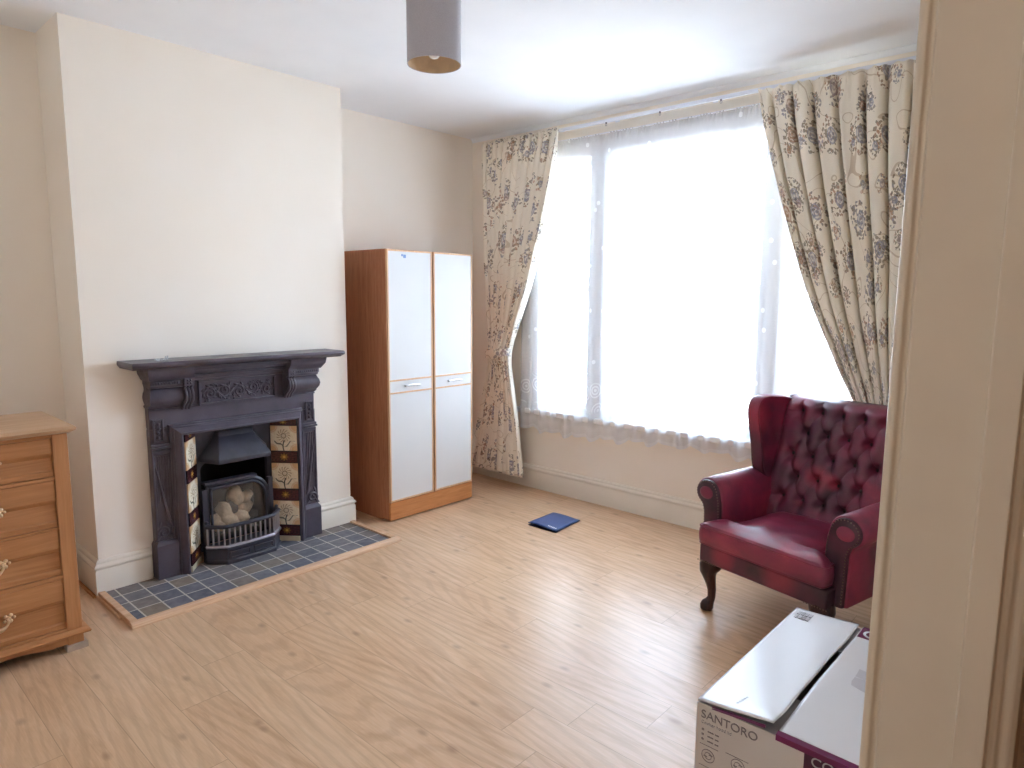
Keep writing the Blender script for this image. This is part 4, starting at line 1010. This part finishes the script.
# plum strips and lettering
b = B(); b.grid(16, 3, lambda u, t: (BX1-.198+.198*u, BY0+(.011, -.0035, -.004)[round(t*2)], BZ+(.0035, .0005, -.013)[round(t*2)]+.002*(1-u)))
b.build('plum_edge', M['purple'], fr_, solid=.002, smooth=0)
b = B(); b.grid(12, 2, lambda u, t: (BX0+.04+.135*u, BY0+.0025-.003*t, BZ+.012*u-.001-.007*t)); b.build('plum_edge', M['purple'], bx, solid=.0015, smooth=0)
b = B(); b.box(BX1-.133, BX1-.0005, BY0-.0012, BY0-.0002, .02, BZ-.008); b.build('plum_panel', M['plumdark'], bx, smooth=0)
b = B(); b.box(BX1-.194, BX1-.004, BY1-.085, BY1-.006, BZ+.0045, BZ+.0055); b.build('plum_patch', M['purple'], fr_, smooth=0)
FR = Matrix.Rotation(PI/2, 4, 'X')
front = lambda x, z: Matrix.Translation((x, BY0-.0006, z)) @ FR
text_mesh('lettering', 'SANTORO', .031, front(BX0+.012, BZ-.040), M['ink_grey'], bx)
text_mesh('lettering', 'Cooker hood lid', .012, front(BX0+.013, BZ-.055), M['ink_pale'], bx)
text_mesh('lettering', 'COOKER', .034, Matrix.Translation((BX1-.118, BY0-.0018, BZ-.037)) @ FR, M['ink_pale'], bx)
text_mesh('lettering', 'HOOD', .034, Matrix.Translation((BX1-.118, BY0-.0018, BZ-.072)) @ FR, M['ink_pale'], bx)
text_mesh('lettering', 'C', .075, Matrix.Translation((BX1-.200+.012, BY1-.075, BZ+.0062)), M['ink_white'], fr_)
b = B()
def fbar(x0, x1, z0, z1): b.box(x0, x1, BY0-.0010, BY0-.0002, z0, z1)
for k in range(3):
    fbar(BX0+.016, BX0+.022, BZ-.074-k*.013, BZ-.069-k*.013); fbar(BX0+.032, BX0+.048, BZ-.074-k*.013, BZ-.071-k*.013); fbar(BX0+.052, BX0+.062, BZ-.074-k*.013, BZ-.071-k*.013)
for k in range(3):
    z = BZ-.112-k*.058; fbar(BX0+.012, BX0+.062, z, z+.001); fbar(BX0+.082, BX0+.140, z+.006, z+.007)
for k in range(4):
    for c in (0, 1):
        xx = BX0+.036+c*.078; zz = BZ-.138-k*.058+c*.012
        b.ring([(xx+.017*math.cos(2*PI*i/20), BY0-.0006, zz+.017*math.sin(2*PI*i/20)) for i in range(20)], .0009, 5); b.ring([(xx+.009*math.cos(2*PI*i/14), BY0-.0006, zz+.009*math.sin(2*PI*i/14)) for i in range(14)], .0008, 5)
        fbar(xx-.012, xx-.002, zz-.004, zz-.002); fbar(xx+.002, xx+.012, zz+.003, zz+.005)
b.build('printed_icons', M['ink_grey'], bx, smooth=0)
# faint prints on the top
b = B(); 
for r in range(2):
    for k in range(4): b.box(BX0+.018+k*.012, BX0+.027+k*.012, BY1-.085+r*.030, BY1-.060+r*.030, BZ+.0035, BZ+.0048)
for k in range(3):
    for r in range(5): b.box(BX0+.085+k*.016+r*.002, BX0+.091+k*.016+r*.002, BY0+.04+r*.010, BY0+.046+r*.010, BZ+.0085-.0002*r, BZ+.0105)
b.build('printed_icons', M['ink_pale'], bx, smooth=0)
b = B(); 
for P_ in ([(3.303,-1.845),(3.313,-1.793),(3.400,-1.806),(3.393,-1.850)], [(3.361,-1.853),(3.395,-1.851),(3.440,-1.925),(3.372,-1.900)]): b.loft([[(x, y, BZ+z) for x, y in P_] for z in (.0045,.0055)])
pass; b.build('hood_picture', M['ink_pale'], fr_, smooth=0)

# ------------------------------------------------------------------ folder on the floor
c4 = [(1.175,-.670),(1.392,-.661),(1.366,-.385),(1.154,-.395)]
fo = thing('folder', 'blue document folder lying on the oak floor below the window', 'folder', (1.27,-.53,0))
def fpt(u, t, z): 
    a = Vector(c4[0]).lerp(Vector(c4[1]), u); c = Vector(c4[3]).lerp(Vector(c4[2]), u); p = a.lerp(c, t); return (p.x, p.y, z)
b = B(); b.grid(14, 14, lambda u, t: fpt(u, t, .002)); b.build('back_cover', M['folder_dark'], fo, solid=.002, smooth=0)
b = B(); b.grid(14, 14, lambda u, t: fpt(u, t, .007+.016*(1-u)*(1-.3*t)*math.sin(PI*(.12+.88*u))+.004*(1-t))); b.build('front_cover', M['folder'], fo, solid=.002, smooth=180)
b = B(); b.grid(8, 8, lambda u, t: fpt(.06+.88*u, .05+.9*t, .0045)); b.build('papers', M['folder_dark'], fo, solid=.001, smooth=0)
b = B()
for k in range(6): 
    b.grid(2, 2, lambda u, t, k=k: fpt(.62+.05*k+.035*u, .09+.05*t, .007+.016*(1-(.62+.05*k))*math.sin(PI*(.12+.88*(.62+.05*k)))*.95+.0068))
b.build('lettering', M['ink_white'], fo, smooth=0)

# ------------------------------------------------------------------ pendant lamp
LX, LY, LB, LT, LR = 1.875, -2.03, 2.250, 2.470, .098
lp = thing('pendant_lamp', 'grey drum pendant lampshade hanging from the white ceiling', 'lamp', (LX, LY, 2.25))
b = B(); n = 48
b.loft([[(LX+r*math.cos(2*PI*k/n), LY+r*math.sin(2*PI*k/n), z) for k in range(n)] for r, z in ((LR-.0025,LB),(LR,LB),(LR,LT),(LR-.0025,LT))], cap=False); sh = b.build('lamp_shade', M['shade'], lp, smooth=50)
b = B(); b.loft([[(LX+(LR-.003)*math.cos(2*PI*k/n), LY+(LR-.003)*math.sin(2*PI*k/n), z) for k in range(n)] for z in (LB+.001,LT-.001)], cap=False); b.build('shade_lining', M['shade_in'], sh, smooth=50)
b = B()
for k in range(3): a = 2*PI*k/3+.4; b.sweep([(LX+.018*math.cos(a), LY+.018*math.sin(a), LT-.02), (LX+(LR-.004)*math.cos(a), LY+(LR-.004)*math.sin(a), LT-.004)], .0022, 6)
b.ring([(LX+.018*math.cos(2*PI*k/16), LY+.018*math.sin(2*PI*k/16), LT-.02) for k in range(16)], .003, 6); b.build('spider', M['chrome'], sh)
b = B(); b.lathe([(.008,2.50),(.014,2.495),(.020,2.47),(.020,2.42),(.017,2.405)], (LX,LY,0), 16); b.build('lamp_holder', M['white_plastic'], lp)
b = B(); b.lathe([(.012,2.404),(.014,2.39),(.022,2.36),(.030,2.33),(.031,2.31),(.026,2.288),(.014,2.274),(.003,2.270)], (LX,LY,0), 20); b.build('bulb', M['bulb'], lp, smooth=80)
b = B(); b.sweep([(LX,LY,2.498),(LX,LY,2.585)], .0032, 8); b.build('cord', M['ink_grey'], lp)
b = B(); b.lathe([(.010,2.565),(.030,2.575),(.045,2.588),(.048,2.5995)], (LX,LY,0), 24); b.build('ceiling_rose', M['white_plastic'], lp)

# ------------------------------------------------------------------ light
w = bpy.data.worlds.new('sky'); scene.world = w; w.use_nodes = True
nt_ = w.node_tree; bg = nt_.nodes['Background']
tcn = nt_.nodes.new('ShaderNodeTexCoord'); sp = nt_.nodes.new('ShaderNodeSeparateXYZ'); rp = nt_.nodes.new('ShaderNodeValToRGB')
nt_.links.new(tcn.outputs['Generated'], sp.inputs[0]); mm = nt_.nodes.new('ShaderNodeMath'); mm.operation = 'MULTIPLY_ADD'; mm.inputs[1].default_value = .5; mm.inputs[2].default_value = .5
nt_.links.new(sp.outputs['Z'], mm.inputs[0]); nt_.links.new(mm.outputs[0], rp.inputs[0])
rp.color_ramp.elements[0].position = .45; rp.color_ramp.elements[0].color = (.63,.785,1,1); rp.color_ramp.elements[1].position = .75; rp.color_ramp.elements[1].color = (.65,.805,1,1)
nt_.links.new(rp.outputs[0], bg.inputs[0]); bg.inputs[1].default_value = 7.0
# window portal for the sky
la = bpy.data.lights.new('window_portal', 'AREA'); la.shape = 'RECTANGLE'; la.size = 2.4; la.size_y = 1.85; la.cycles.is_portal = True
lo = bpy.data.objects.new('window_portal', la); COL.objects.link(lo); lo.location = (1.785, .20, 1.5); lo.rotation_euler = (-PI/2, 0, 0)
la = bpy.data.lights.new('sun', 'SUN'); la.energy = 16; la.angle = .05; la.color = (1,.97,.92)
lo = bpy.data.objects.new('sun', la); COL.objects.link(lo); lo.location = (0,-8,9); lo.rotation_euler = (math.radians(42), 0, math.radians(-12))
# fill light added in the hallway behind the camera to brighten the room
la = bpy.data.lights.new('hall_fill', 'POINT'); la.energy = 6; la.color = (1,.88,.74); la.shadow_soft_size = .12
lo = bpy.data.objects.new('hall_fill', la); COL.objects.link(lo); lo.location = (4.05, -4.75, 2.30)

# ------------------------------------------------------------------ camera
cam = bpy.data.cameras.new('camera'); co = bpy.data.objects.new('camera', cam); COL.objects.link(co)
cam.sensor_width = 36; cam.lens = 36*672.12/1024; cam.clip_start = .02
r_ = Vector((.73939927,.67323269,.00681679)); u_ = Vector((-.09233534,.09137058,.9915269)); f_ = Vector((-.66690547,.7337637,-.12972251))
Mx = Matrix((( r_.x, u_.x, -f_.x, 3.8216819), (r_.y, u_.y, -f_.y, -3.73927657), (r_.z, u_.z, -f_.z, 1.41829576), (0,0,0,1)))
co.matrix_world = Mx; scene.camera = co
scene.view_settings.view_transform = 'Standard'; scene.view_settings.look = 'None'; scene.view_settings.gamma = 1; scene.view_settings.use_curve_mapping = False
scene.view_settings.exposure = 1.57
scene.cycles.max_bounces = 14; scene.cycles.diffuse_bounces = 8; scene.cycles.transparent_max_bounces = 16; scene.cycles.transmission_bounces = 8
scene.cycles.use_denoising = True; scene.cycles.sample_clamp_indirect = 8
